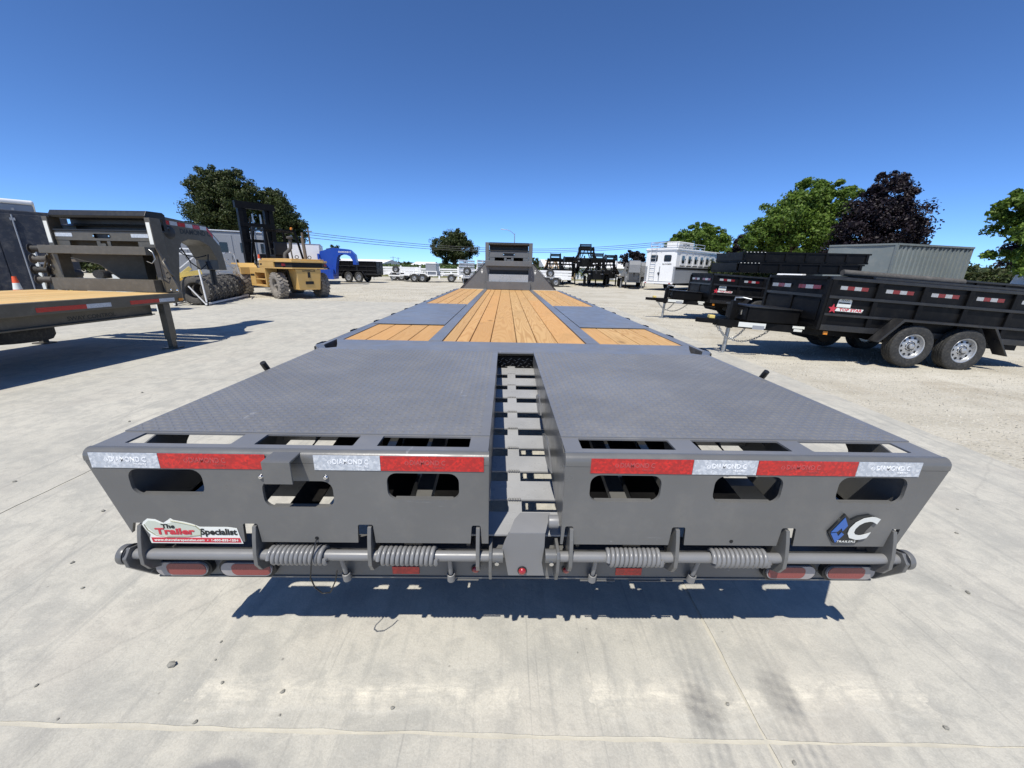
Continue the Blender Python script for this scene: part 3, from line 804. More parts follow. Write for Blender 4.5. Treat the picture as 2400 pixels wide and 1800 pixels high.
# ramps
def ramp(sg):
    nm = "ramp"
    X0, X1 = (-1.297, -0.115) if sg < 0 else (0.115, 1.297)
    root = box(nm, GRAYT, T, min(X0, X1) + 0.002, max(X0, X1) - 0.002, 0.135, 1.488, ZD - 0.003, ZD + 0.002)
    # raised tread lozenges
    vs = []; fs = []
    p = 0.0255
    nx = int((X1 - X0 - 0.02) / p); ny = int(1.335 / p)
    for j in range(ny):
        for i in range(nx):
            cx = X0 + 0.018 + i * p; cy = 0.150 + j * p
            a = R(32) if (i + j) % 2 == 0 else R(-58)
            ca, sa = math.cos(a), math.sin(a); b = len(vs)
            for u, w, h in ((-.0145, 0, 0), (0, -.0046, 0), (.0145, 0, 0), (0, .0046, 0), (-.006, 0, .0030), (.006, 0, .0030)):
                vs.append((cx + u * ca - w * sa, cy + u * sa + w * ca, ZD + 0.002 + h))
            fs += [(b, b + 1, b + 4), (b + 1, b + 5, b + 4), (b + 1, b + 2, b + 5), (b + 2, b + 3, b + 5), (b + 3, b + 4, b + 5), (b + 3, b, b + 4)]
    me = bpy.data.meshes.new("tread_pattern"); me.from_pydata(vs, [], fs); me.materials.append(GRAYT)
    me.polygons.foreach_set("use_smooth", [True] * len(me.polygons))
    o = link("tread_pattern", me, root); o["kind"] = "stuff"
    # open strip along the rear edge
    L, Rg = min(X0, X1), max(X0, X1)
    if sg < 0: ops = [(-1.222, -.905), (-.835, -.535), (-.462, -.178)]
    else: ops = [(.172, .468), (.545, .838), (.905, 1.222)]
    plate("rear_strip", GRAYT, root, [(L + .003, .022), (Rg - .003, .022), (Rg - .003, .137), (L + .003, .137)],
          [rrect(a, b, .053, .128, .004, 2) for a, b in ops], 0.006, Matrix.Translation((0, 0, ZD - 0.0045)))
    # rounded top edge
    mb = MB()
    prof = []
    for k in range(9):
        t = R(10 + 170 * k / 8)
        prof.append((0.0225 + 0.0225 * math.cos(t), ZD - 0.0225 + 0.0225 * math.sin(t)))
    prof += [(0.0, ZD - 0.035), (0.035, ZD - 0.035)]
    mb.prism(prof, 'x', L, Rg)
    mb.build("edge_tube", GRAY, root, smooth=50)
    # rear panel with hand-hole openings and hinge notches
    zt, zb = ZD - 0.036, 0.537
    if sg < 0:
        nt = [(-1.212, -1.178), (-.877, -.832), (-.523, -.476), (-.168, -.140)]
        holes = [(-1.183, -.968, .703, .790), (-.797, -.586, .664, .756), (-.422, -.205, .695, .786)]
        out = [(-1.294, zt), (-1.2125, zb)]
        rest = nt[1:]
        pts = [(-1.294, zt)]
        pts += [(-1.222, zb + 0.03), (-1.21, .604), (-1.186, .604), (-1.172, zb)]
        for a, b in rest: pts += [(a - .004, zb), (a, .600), (a + .004, .604), (b - .004, .604), (b, .600), (b + .004, zb)]
        pts += [(-.115, zb), (-.115, zt)]
    else:
        nt = [(.127, .153), (.468, .511), (.822, .868)]
        holes = [(.194, .413, .695, .787), (.577, .790, .696, .788), (.964, 1.180, .698, .789)]
        pts = [(.115, zt), (.115, zb)]
        for a, b in nt: pts += [(a - .004, zb), (a, .600), (a + .004, .604), (b - .004, .604), (b, .600), (b + .004, zb)]
        pts += [(1.172, zb), (1.182, .604), (1.208, .604), (1.200, zb), (1.2125, zb), (1.294, zt)]
    pan = plate("rear_panel", GRAY, root, pts, [rrect(a, b, c, d, .030) for a, b, c, d in holes], 0.010, at(REAR, 0, 0.005, 0))
    # inner return of the openings (folded lip)
    for a, b, c, d in holes:
        MB().box(a + .02, b - .02, 0.0105, 0.02, c - 0.004, c).build("opening_lip", GRAY, pan)
    # side plates and ribs
    xi = .121 * sg
    SIDE = Matrix(((0, 0, 1, 0), (1, 0, 0, 0), (0, 1, 0, 0), (0, 0, 0, 1)))   # XY drawing -> YZ plane
    MB().prism([(0.012, ZD - .037), (0.012, .56), (1.47, .765), (1.47, ZD - .006), (0.137, ZD - .006)], 'x', xi - .003, xi + .003).build("side_plate", GRAY, root)
    win = rrect(.22, .86, .625, .80, .07)
    plate("side_plate", GRAY, root, [(.012, .56), (1.47, .765), (1.47, ZD - .006), (.137, ZD - .006), (.012, ZD - .038)], [win, rrect(.96, 1.34, .74, .81, .03)], .006, at(SIDE, sg * 1.195, 0, 0))
    for x in ([-.87, -.50] if sg < 0 else [.505, .872]):
        plate("rib", GRAY, root, [(.03, .60), (1.40, .77), (1.40, ZD - .006), (.03, ZD - .012)], [rrect(.20, .50, .65, .80, .05), rrect(.58, .88, .69, .80, .04)], .006, at(SIDE, x, 0, 0))
    for y in (0.97, 1.25):
        zz = .56 + (y - .012) * .14
        holes2 = [rrect(a + .03, b - .03, zz + .03, ZD - .05, .02) for a, b in ops] if False else []
        plate("cross_rib", GRAY, root, [(L + .012, zz + .01), (Rg - .012, zz + .01), (Rg - .012, ZD - .007), (L + .012, ZD - .007)], holes2, 0.006, at(REAR, 0, y, 0))
    return root
RL = ramp(-1); RR = ramp(1)

# reflective tape with printing
def tape(x0, x1, k, root):
    m = TAPEW if k == 'w' else TAPER
    o = MB().box(x0 + .0008, x1 - .0008, -0.0022, -0.0002, .7945, .8425).build("reflective_tape", m, root)
    lm = TAPEWL if k == 'w' else TAPEL
    cx = (x0 + x1) / 2 + (0.005 if k == 'w' else -.02)
    lettering(o, "DIAMOND C", 0.022, lm, cx + .006, -0.0026, .822, width=.105, bold=.0004)
    lettering(o, "TRAILERS", 0.008, lm, cx + .038, -0.0026, .8065, width=.036)
    d = MB(); q = cx - .056
    for sx in (-1, 1):
        d.prism([(q + sx * .001, .829), (q + sx * .007, .821), (q + sx * .001, .813), (q + sx * .001, .816), (q + sx * .004, .821), (q + sx * .001, .826)], 'y', -0.0026, -0.0018)
    d.build("diamond_mark", lm, o)
for a, b, k in ((-1.278, -1.080, 'w'), (-1.080, -.771, 'r'), (-.632, -.436, 'w'), (-.436, -.129, 'r')): tape(a, b, k, RL)
for a, b, k in ((.190, .500, 'r'), (.500, .697, 'w'), (.697, 1.004, 'r'), (1.004, 1.203, 'w')): tape(a, b, k, RR)

# licence plate bracket box, bolts, wire loop
pb = MB()
pb.box(-.752, -.672, -.052, -.046, .775, .846).box(-.752, -.672, -.0465, .012, .840, .8465).box(-.752, -.746, -.0465, -.001, .790, .8405)
pb.build("plate_lamp_bracket", GRAY, RL, bevel=0.0015)
for x in (-.793, -.602):
    MB().lathe([(0.001, -.007), (.005, -.007), (.0075, -.004), (.008, 0)], (x, 0, .770), (0, 1, 0), 12).build("bolt", CHROME, RL, smooth=40)
for x, s in ((-.655, RL), (.667, RR)):
    MB().cyl((x, -.0012, .553), (x, .004, .553), .006, n=10).build("drain_hole", DARK, s)
wl = MB()
wl.tube([(-.655, -.003, .553), (-.657, -.02, .53), (-.662, -.04, .49), (-.668, -.045, .44), (-.660, -.042, .40), (-.640, -.04, .375), (-.615, -.04, .38), (-.597, -.036, .42), (-.590, -.03, .455)], .0022, 6)
wl.build("wire_loop", PLAST, RL, smooth=60)

# stickers
def sticker(root):
    y = -0.0012
    out = [(-1.170, .531), (-.886, .531), (-.893, .560), (-.897, .588), (-.925, .592), (-1.010, .592), (-1.030, .602), (-1.052, .609), (-1.085, .616), (-1.093, .622), (-1.101, .616), (-1.118, .605), (-1.140, .618), (-1.163, .620), (-1.178, .608), (-1.183, .598), (-1.176, .580), (-1.166, .562), (-1.172, .545)]
    o = plate("dealer_sticker", STICKW, root, out, [], 0.0008, at(REAR, 0, y, 0))
    inn = [(-1.012, .561), (-1.010, .585), (-1.030, .596), (-1.055, .603), (-1.088, .610), (-1.114, .600), (-1.140, .612), (-1.161, .614), (-1.173, .602), (-1.166, .585), (-1.150, .566), (-1.120, .557)]
    plate("sticker_print", STICKG, o, inn, [], 0.0006, at(REAR, 0, y - .0007, 0))
    rope = [(-1.012, .556), (-1.008, .580), (-1.022, .596), (-1.050, .604), (-1.082, .611), (-1.093, .614)]
    MB().tube([(x, y - .0012, z) for x, z in rope], .0016, 6).build("sticker_rope", STICKO, o)
    MB().tube([(x, y - .0012, z) for x, z in [(-1.176, .600), (-1.170, .580), (-1.150, .562), (-1.115, .555), (-1.05, .557), (-1.012, .562)]], .0014, 6).build("sticker_rope", STICKO, o)
    lettering(o, "The", 0.021, STICKK, -1.105, y - .0017, .5935, width=.040, bold=.0005)
    lettering(o, "Trailer", 0.030, STICKR, -1.088, y - .0017, .5745, width=.120, bold=.0011)
    lettering(o, "Specialist", 0.030, STICKK, -.955, y - .0012, .5735, width=.112, bold=.0009)
    b = plate("sticker_band", STICKR, o, [(-1.164, .535), (-.891, .535), (-.893, .552), (-1.166, .552)], [], 0.0006, at(REAR, 0, y - .0007, 0))
    lettering(b, "www.thetrailerspecialist.com  \u2022  1-800-835-1554", 0.0105, STICKW, -1.028, y - .0016, .5435, width=.258, bold=.0001)
sticker(RL)
def emblem(root):
    y = -0.004
    out = [(.968, .597), (1.007, .663), (1.028, .641), (1.050, .655), (1.085, .662), (1.108, .652), (1.108, .635), (1.090, .605), (1.073, .560), (1.068, .556), (.996, .555)]
    o = plate("emblem_badge", STICKK, root, out, [], 0.007, at(REAR, 0, y, 0), )
    yy = y - .0042
    dm = MB()
    dm.prism([(.976, .597), (1.008, .652), (1.024, .622), (1.012, .601), (1.006, .613), (.996, .6)], 'y', yy - .001, yy)
    dm.prism([(.976, .593), (.999, .558), (1.020, .590), (1.010, .597), (1.003, .583), (.994, .596)], 'y', yy - .001, yy)
    dm.build("blue_diamond", BLUEE, o)
    mt = Matrix.Translation((1.056, yy - .0012, .6085)) @ REAR
    text("letter_c", "C", .112, SILVER, o, mt, bold=.0035, shear=.38, width=.092)
    lettering(o, "TRAILERS", .0105, SILVER, 1.032, yy - .0006, .562, width=.062, shear=.2)
emblem(RR)

# hinge shafts, springs, hinge plates, bumper
for s in (-1, 1):
    MB().cyl((s * .105, 0, .489), (s * 1.255, 0, .489), .0165, n=20).build("hinge_shaft", GRAYS, T, smooth=40)
    MB().lathe([(0.001, 0), (.030, 0), (.031, .003), (.031, .016), (.030, .018), (.017, .018)], (s * 1.268, 0, .487), (-s, 0, 0), 24).build("shaft_cap", GRAY, T, smooth=40)
    MB().lathe([(.031, 0), (.033, .002), (.033, .006), (.031, .008), (.02, .008)], (s * 1.245, 0, .487), (-s, 0, 0), 24).build("rubber_washer", PLAST, T, smooth=40)
    MB().cyl((s * .105, 0, .492), (s * .068, 0, .492), .0215, n=20).build("shaft_end", GRAY, T, smooth=40)
    MB().cyl((s * .087, -.026, .480), (s * .087, .0, .483), .0075, n=6).build("bolt", CHROME, T)
    for x in (.148, .487, .842, 1.192):
        MB().prism([(.035, .600), (-.004, .596), (-.014, .560), (-.024, .510), (-.026, .470), (-.010, .440), (.052, .405), (.10, .40), (.075, .52)], 'x', s * x - .006, s * x + .006).build("hinge_plate", GRAY, T, bevel=0.0015)
    MB().prism([(.05, .525), (-.018, .520), (-.026, .50), (-.026, .45), (-.004, .40), (.005, .395), (.06, .395)], 'x', s * .108 - .005, s * .108 + .005).build("end_plate", GRAY, T, bevel=0.0015)
    MB().prism([(.05, .50), (-.012, .520), (-.034, .495), (-.030, .462), (.045, .365), (.06, .355), (.13, .36), (.13, .45)], 'x', s * 1.236 - .006, s * 1.236 + .006).build("end_plate", GRAY, T, bevel=0.002)
for x0, x1 in ((-.812, -.622), (-.470, -.272), (.260, .452), (.602, .800)):
    n = 12; pts = []
    for k in range(n * 14 + 1):
        t = k / 14.0
        a = 2 * math.pi * t
        pts.append((x0 + .008 + (x1 - x0 - .016) * t / n, -.0245 * math.cos(a), .489 + .0245 * math.sin(a)))
    pts.append((x1 + .004, .03, .475)); pts.append((x1 + .004, .05, .46))
    sp = MB().tube(pts, .0073, 8).build("coil_spring", GRAYS, T, smooth=60)
    xe = x1 + .030 if x0 < 0 else x0 - .022
    MB().cyl((xe, .030, .392), (xe, .010, .470), .0075, n=10).build("spring_pin", GRAYS, sp, smooth=40)
    MB().lathe([(.0, -.006), (.010, -.004), (.014, .0), (.0135, .030), (.0105, .031), (.0095, .01)], (xe, .036, .362), (0, -.2, .98), 14).build("pin_socket", GRAYS, sp, smooth=40)
bp = MB()
bp.box(-1.228, 1.228, .050, .058, .362, .468).box(-1.228, 1.228, .046, .12, .355, .362).box(-1.228, 1.228, .05, .12, .468, .475)
bp.build("bumper", GRAY, T, bevel=0.0015)
for x0, x1 in ((-.225, -.15), (.20, .32), (.37, .56)):
    box("bumper_tab", GRAY, T, x0, x1, .0405, .0455, .352, .3545)
for x in (-1.125, -.915, .915, 1.122):
    l = plate("tail_lamp", PLAST, T, rrect(x - .093, x + .093, .372, .440, .033, 8), [], .020, at(REAR, 0, .041, 0))
    plate("clear_lens", CLEARP, l, rrect(x - .083, x + .083, .3815, .4335, .0255, 8), [], .012, at(REAR, 0, .030, 0))
    o_ = .016 if x < 0 else -.016
    plate("red_lens", REDD, l, rrect(x + o_ - .063, x + o_ + .063, .387, .431, .018, 6), [], .003, at(REAR, 0, .0235, 0))
for x, yy, zz in ((-.160, .049, .3955), (-.004, .0035, .431), (.150, .049, .3955)):
    l = MB().lathe([(.0155, 0), (.0155, -.003), (.012, -.004)], (x, yy, zz), (0, 1, 0), 18).build("marker_lamp", PLAST, T, smooth=40)
    MB().lathe([(.0125, -.002), (.0118, -.008), (.008, -.0125), (.001, -.014)], (x, yy, zz), (0, 1, 0), 18).build("red_lens", REDP, l, smooth=60)
for x0, x1 in ((-.443, -.352), (.322, .412)):
    box("red_reflector", TAPER, T, x0, x1, .0475, .0495, .372, .401)
lp = MB()
lp.prism([(-.050, .408), (.070, .408), (.060, .460), (.066, .520), (.066, .575), (-.050, .575), (-.062, .545), (-.072, .512), (-.062, .480)], 'y', .004, .012)
lp.build("latch_plate", GRAYS, T, bevel=0.002)
lp = MB()
lp.add([(-.050, .004, .575), (.066, .004, .575), (.088, .075, .600), (-.012, .075, .600), (-.032, .05, .592), (-.050, .012, .567), (.066, .012, .567), (.088, .083, .592), (-.012, .083, .592), (-.032, .058, .584)],
       [(0, 1, 2, 3, 4), (5, 9, 8, 7, 6), (0, 5, 6, 1), (1, 6, 7, 2), (2, 7, 8, 3), (3, 8, 9, 4), (4, 9, 5, 0)])
lp.build("latch_plate_top", GRAYS, T)
MB().lathe([(0.001, -.016), (.020, -.016), (.021, -.012), (.021, .014), (.001, .014)], (.094, .03, .60), (1, 0, 0), 16).build("latch_knob", GRAYS, T, smooth=40)
for ya, yb, zc in ((.10, .42, .735), (.52, .78, .775)):  # lens-shaped plates added in place of the dark gaps in the wall flange
    pts = [(ya + (yb - ya) * k / 8, zc + .0 + .045 * math.sin(math.pi * k / 8)) for k in range(9)] + [(ya + (yb - ya) * k / 8, zc - .035 * math.sin(math.pi * k / 8)) for k in range(7, 0, -1)]
    MB().prism(pts, 'x', .086, .091).build("flange_gap_plate", GRAY, T)

# ladder-like dovetail floor in the slot between the ramps
sl_ = (.742 - .545) / 1.42
zs = lambda y: .545 + (y - .08) * sl_
for k in range(9):
    yc = 1.425 - k * .1665
    a = yc - .052; b = yc + .052
    MB().add([(-.18, a, zs(a)), (.18, a, zs(a)), (.18, b, zs(b)), (-.18, b, zs(b)), (-.18, a, zs(a) - .006), (.18, a, zs(a) - .006), (.18, b, zs(b) - .006), (-.18, b, zs(b) - .006)],
             [(0, 1, 2, 3), (7, 6, 5, 4), (0, 4, 5, 1), (1, 5, 6, 2), (2, 6, 7, 3), (3, 7, 4, 0)]).build("rung", RUNG, T)
    if k < 8:
        w = MB()
        for q in range(5):
            w.lathe([(.006, -.001), (.0045, .003), (.001, .0045)], (-.047 + q * .0095, a - .001, zs(a) + .002), (0, 0, 1), 6)
        w.build("weld_bead", GRAYS, T, smooth=60)
MB().add([(-.052, .06, zs(.06) - .008), (-.002, .06, zs(.06) - .008), (-.002, 1.50, zs(1.50) + .003), (-.052, 1.50, zs(1.50) + .003), (-.052, .06, zs(.06) - .018), (-.002, .06, zs(.06) - .018), (-.002, 1.50, zs(1.50) - .010), (-.052, 1.50, zs(1.50) - .010)],
         [(0, 1, 2, 3), (7, 6, 5, 4), (0, 4, 5, 1), (1, 5, 6, 2), (2, 6, 7, 3), (3, 7, 4, 0)]).build("spine_bar", RUNG, T)
for s in (-1, 1):
    for x, w in ((.185, .012), (.37, .06), (1.19, .07)):
        MB().add([(s * x - w / 2, .06, zs(.06) - .012), (s * x + w / 2, .06, zs(.06) - .012), (s * x + w / 2, 1.55, .745), (s * x - w / 2, 1.55, .745), (s * x - w / 2, .06, zs(.06) - .10), (s * x + w / 2, .06, zs(.06) - .10), (s * x + w / 2, 1.55, .60), (s * x - w / 2, 1.55, .60)],
                 [(0, 1, 2, 3), (7, 6, 5, 4), (0, 4, 5, 1), (1, 5, 6, 2), (2, 6, 7, 3), (3, 7, 4, 0)]).build("dovetail_beam", GRAY, T)
for yc in (.35, .75, 1.15):
    for s in (-1, 1):
        box("dovetail_crossmember", GRAY, T, min(s * .41, s * 1.15), max(s * .41, s * 1.15), yc - .03, yc + .03, zs(yc) - .09, zs(yc) - .02)
for s in (-1, 1):  # black floor plates added to block light and darken the ramp interiors
    for xa, xb_, ya, yb in ((.20, .33, .10, 1.45), (.42, .56, .10, 1.45), (.60, .84, .55, 1.45), (.74, .84, .10, .50), (.95, 1.15, .92, 1.45)):
        xa, xb_ = sorted((s * xa, s * xb_))
        MB().add([(xa, ya, zs(ya) - .012), (xb_, ya, zs(ya) - .012), (xb_, yb, zs(yb) - .012), (xa, yb, zs(yb) - .012), (xa, ya, zs(ya) - .018), (xb_, ya, zs(ya) - .018), (xb_, yb, zs(yb) - .018), (xa, yb, zs(yb) - .018)],
                 [(0, 1, 2, 3), (7, 6, 5, 4), (0, 4, 5, 1), (1, 5, 6, 2), (2, 6, 7, 3), (3, 7, 4, 0)]).build("dovetail_floor_blocker", BLACK2, T)
st = MB().box(-.30, .30, 1.500, 1.506, .735, .812).build("step_plate", BLACK2, T)
tv = MB()
for r_ in range(3):
    for q in range(9):
        x = -.115 + q * .028 + (.014 if r_ % 2 else 0); z = .752 + r_ * .022
        tv.beam((x - .008, 1.4985, z - .006), (x + .008, 1.4985, z + .006) if (q + r_) % 2 else (x + .008, 1.4985, z - .012), .004, .003, (0, 1, 0))
tv.build("chevron_tread", GRAY, st)

# transition strip, rails, deck
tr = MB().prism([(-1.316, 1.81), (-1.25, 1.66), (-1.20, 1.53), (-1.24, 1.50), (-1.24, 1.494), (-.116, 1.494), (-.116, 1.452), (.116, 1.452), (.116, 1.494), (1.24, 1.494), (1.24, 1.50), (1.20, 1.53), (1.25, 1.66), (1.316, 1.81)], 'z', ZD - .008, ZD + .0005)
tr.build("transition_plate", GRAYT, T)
YF = 9.30
for s in (-1, 1):
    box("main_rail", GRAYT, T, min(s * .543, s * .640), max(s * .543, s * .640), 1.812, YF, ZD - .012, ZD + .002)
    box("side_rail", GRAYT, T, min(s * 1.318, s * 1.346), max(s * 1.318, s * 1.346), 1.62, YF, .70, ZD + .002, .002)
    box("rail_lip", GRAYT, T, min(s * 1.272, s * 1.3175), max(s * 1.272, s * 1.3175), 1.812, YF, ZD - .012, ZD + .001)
    MB().box(min(s * 1.376, s * 1.386), max(s * 1.376, s * 1.386), 1.60, YF - .05, .775, .838).build("rub_rail", PLAST, T, bevel=.003)
    y = 1.70
    while y < YF:
        mb = MB()
        x0, x1 = sorted((s * 1.347, s * 1.375))
        mb.box(x0, x1, y - .045, y - .037, .75, ZD - .002).box(x0, x1, y + .037, y + .045, .75, ZD - .002)
        xo0, xo1 = sorted((s * 1.375, s * 1.394))
        mb.box(xo0, xo1, y - .045, y + .045, .75, ZD - .004)
        mb.build("stake_pocket", BLACK2, T)
        y += .61
    MB().tube([(s * 1.325, .975, .82), (s * 1.330, .955, .855), (s * 1.333, .94, .882)], [.014, .015, .0145], 10).build("lever_grip", PLAST, T, smooth=60)
    MB().prism([(s * 1.262, 1.50), (s * 1.315, 1.50), (s * 1.375, 1.60), (s * 1.346, 1.70), (s * 1.317, 1.70), (s * 1.317, 1.60)], 'z', .78, ZD - .001).build("corner_gusset", GRAY, T)
    # deck boards beside the main rails and over-wheel plates
    edges = [.642, .800, .957, 1.113, 1.270]
    for y0, y1 in ((1.815, 2.636), (4.838, YF)):
        for a, b in zip(edges[:-1], edges[1:]):
            x0, x1 = sorted((s * (a + .0032), s * (b - .0032)))
            plank(T, x0, x1, y0 + jit(.003), y1, ZD - .003 + jit(.001), WOOD)
    x0, x1 = sorted((s * .645, s * 1.312))
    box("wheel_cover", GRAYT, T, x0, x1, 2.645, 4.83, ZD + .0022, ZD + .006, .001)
edges = [-.541, -.440, -.338, -.182, .018, .172, .330, .541]
cuts = [(7.6,), (7.9,), (6.9, 3.0), (7.75,), (8.2,), (7.3,), (5.9, )]
for k, (a, b) in enumerate(zip(edges[:-1], edges[1:])):
    ys = [1.815] + sorted(cuts[k]) + [YF]
    for y0, y1 in zip(ys[:-1], ys[1:]):
        plank(T, a + .0034, b - .0034, y0 + .001, y1 - .001, ZD - .003 + jit(.0012), WOOD)
for s in (-1, 1):
    ib = MB()
    ib.box(s * .59 - .07, s * .59 + .07, 1.5, YF + .1, .80, .812).box(s * .59 - .006, s * .59 + .006, 1.5, YF + .1, .46, .80).box(s * .59 - .07, s * .59 + .07, 1.5, YF + .1, .448, .46)
    ib.build("main_beam", GRAY, T)
for k in range(19):
    y = 1.9 + k * .405
    box("crossmember", GRAY, T, -1.315, 1.315, y - .025, y + .025, .735, .797)
for y in (3.2, 4.25):
    ax = MB().cyl((-.72, y, .39), (.72, y, .39), .06, n=12).build("axle", PLAST, T)
    for s in (-1, 1):
        for x in (.79, 1.07):
            wheel(T, (s * x, y, .385), (s, 0, 0), .385, .22, .21, RUB, RIM, n=28)
headboard(T, GRAY, YF, .60, .565, 1.25, ZD + .002, 1.0)
neck(T, GRAY, YF + .17, .40, .87, .84, hx0=.50)
for s in (-1, 1):
    box("landing_leg", GRAY, T, s * .95 - .06, s * .95 + .06, YF - .3, YF - .18, .05, .79)
    box("leg_foot", GRAY, T, s * .95 - .12, s * .95 + .12, YF - .36, YF - .12, .003, .049)
# ------------------------------------------------------------------ bronze grey gooseneck on the left
LT = thing("gooseneck_trailer", "bronze grey flatbed gooseneck trailer with pale pine deck parked to the left", "trailer", (-6.65, 5.70, 0), -5.1)
zd = 0.87
hwD = 1.22
for s in (-1, 1):
    x0, x1 = sorted((s * (hwD - .06), s * hwD))
    box("side_rail", OLIVE, LT, x0, x1, -9.0, 0, .725, zd + .004, .006)
    x0, x1 = sorted((s * .56, s * .68))
    box("main_beam", OLIVE, LT, x0, x1, -9.0, -.15, .52, .722, .004)
    x0, x1 = sorted((s * 1.10, s * 1.21))
    lg = box("landing_leg", OLIVE, LT, x0, x1, -.36, -.25, .16, .723, .006)
    MB().box(x0 + .015, x1 - .015, -.345, -.265, .02, .16).box(x0 - .05, x1 + .05, -.40, -.21, .0, .02).build("leg_foot", OLIVE, lg)
# outer web of the frame seen below the rail
box("frame_web", OLIVE, LT, hwD - .20, hwD - .17, -9.0, -.42, .545, .7235)
MB().prism([(-9.0, .545), (-.42, .575), (-.42, .56), (-9.0, .53)], 'x', hwD - .24, hwD - .12).build("frame_flange", OLIVE, LT)
lettering(LT, "SWAY CONTROL", .075, STICKK, hwD - .1685, -1.25, .625, rz=90, bold=.001)
xs = np.linspace(-hwD + .062, hwD - .062, 15)
for a, b in zip(xs[:-1], xs[1:]):
    plank(LT, a + .0012, b - .0012, -9.0, -.17, zd + .006 + jit(.002), WOOD2)
for k in range(12):
    box("crossmember", OLIVE, LT, -1.15, 1.15, -.5 - k * .7, -.44 - k * .7, .73, .80)
runs = []
y = -.30
for a, b, k in ((-.42, -.16, 'w'), (-.86, -.42, 'r'), (-1.42, -1.12, 'w'), (-1.95, -1.42, 'r'), (-2.62, -2.30, 'w'), (-3.2, -2.62, 'r'), (-3.9, -3.6, 'w')):
    runs.append((a, b, k))
tape_run(LT, 0, .755, .810, runs, axis='y', px=hwD + .0003)
box("amber_marker", AMBER, LT, hwD, hwD + .012, -.09, -.02, .752, .792)
headboard(LT, OLIVE, .03, .93, .90, 1.20, zd + .004, 1.0, mesh_fill=False, strips=True, tray=.10)
neck(LT, OLIVE, .20, .25, zd, .98, label="DIAMOND C", lm=STICKK, tape=True, hx0=.92)
sp = MB().lathe([(.20, -.10), (.36, -.11), (.39, -.06), (.39, .06), (.36, .11), (.20, .10), (.20, -.10)], (.45, -1.75, .47), (0, 0, 1), 28).build("spare_tyre", RUB, LT, smooth=40)
for k, (z, dx) in enumerate(((1.52, .0), (1.36, -.02), (1.19, -.06), (1.03, -.04))):
    x = -1.0 + dx
    o = MB().lathe([(.001, -.11), (.075, -.11), (.08, -.10), (.05, -.09), (.05, .09), (.08, .10), (.075, .11), (.001, .11)], (x - .10, -.02, z), (1, .35, 0), 18).build("strap_spool", RUBT if k % 2 else RUB, LT, smooth=40)
for s in (-1, 1):
    MB().tube([(s * 1.0, .05, 1.40), (s * 1.03, -.02, 1.36), (s * 1.12, -.03, 1.18), (s * 1.12, .02, 1.14)], .016, 8).build("grab_handle", OLIVE, LT, smooth=60)
for x, z in ((1.02, .91), (1.14, .905)):
    MB().lathe([(.001, -.014), (.02, -.012), (.024, 0)], (x, .018, z), (0, 1, 0), 10).build("bolt", CHROME, LT, smooth=40)
MB().tube([(.90, -.10, 1.56), (.99, -.12, 1.50), (1.02, -.13, 1.40), (.96, -.14, 1.33), (.86, -.12, 1.36)], .007, 6).build("breakaway_cable", GALV, LT, smooth=60)
dm_ = Matrix.Translation((.587, .52, 0)) @ Matrix.Rotation(math.atan2(.67, .6468), 4, 'Z')
for nm_, m_, a_, b_, z0_, z1_, o_ in (("decal", STICKK, -.20, .20, 1.24, 1.50, .001), ("decal_panel", STICKW, -.12, .16, 1.40, 1.45, .004), ("decal_panel", BLUEE, -.16, .17, 1.27, 1.34, .004)):
    MB().box(o_, o_ + .002, a_, b_, z0_, z1_, dm_).build(nm_, m_, LT)
lp = MB().lathe([(.001, .012), (.09, .012), (.115, .006), (.12, 0)], (.251, 1.02, 1.88), (1, 0, 0), 20).build("side_lamp", PLAST, LT, smooth=40)
MB().tube([(.28, 1.0, 1.92), (.36, .90, 1.95), (.40, .80, 1.92)], .012, 6).build("lamp_bracket", PLAST, lp)
MB().tube([(.1, 1.35, 1.62), (.15, 1.45, 1.35), (.20, 1.60, 1.22), (.22, 1.78, 1.35), (.20, 1.85, 1.52)], .012, 6).build("brake_hose", PLAST, LT, smooth=60)
MB().tube([(.05, 1.25, 1.62), (.1, 1.38, 1.50), (.15, 1.62, 1.45), (.16, 1.84, 1.5)], .011, 6).build("power_cable", PLAST, LT, smooth=60)
MB().cyl((.20, 1.80, 1.38), (.23, 1.80, 1.22), .05, n=10).build("plug_box", PLAST, LT)
for y in (-6.0, -7.1):
    for s in (-1, 1):
        wheel(LT, (s * 1.0, y, .385), (s, 0, 0), .385, .24, .21, RUB, RIM, n=28)

# ------------------------------------------------------------------ traffic cone behind it
cn = thing("traffic_cone", "orange and white striped traffic cone behind the bronze trailer deck", "cone", (-13.17, 9.8, 0))
MB().box(-.19, .19, -.19, .19, 0, .035).build("base", PLAST, cn, bevel=.01)
hs = [0.035, .30, .50, .55, .72, .80, .89]
ms = [STICKW, STICKW, ORANGE, STICKW, ORANGE, ORANGE]
for a, b, m in zip(hs[:-1], hs[1:], ms):
    rr = lambda h: .165 - .125 * h / .89
    MB().lathe([(rr(a), a), (rr(b), b)], (0, 0, 0), (0, 0, 1), 20).build("stripe", m, cn, smooth=40)

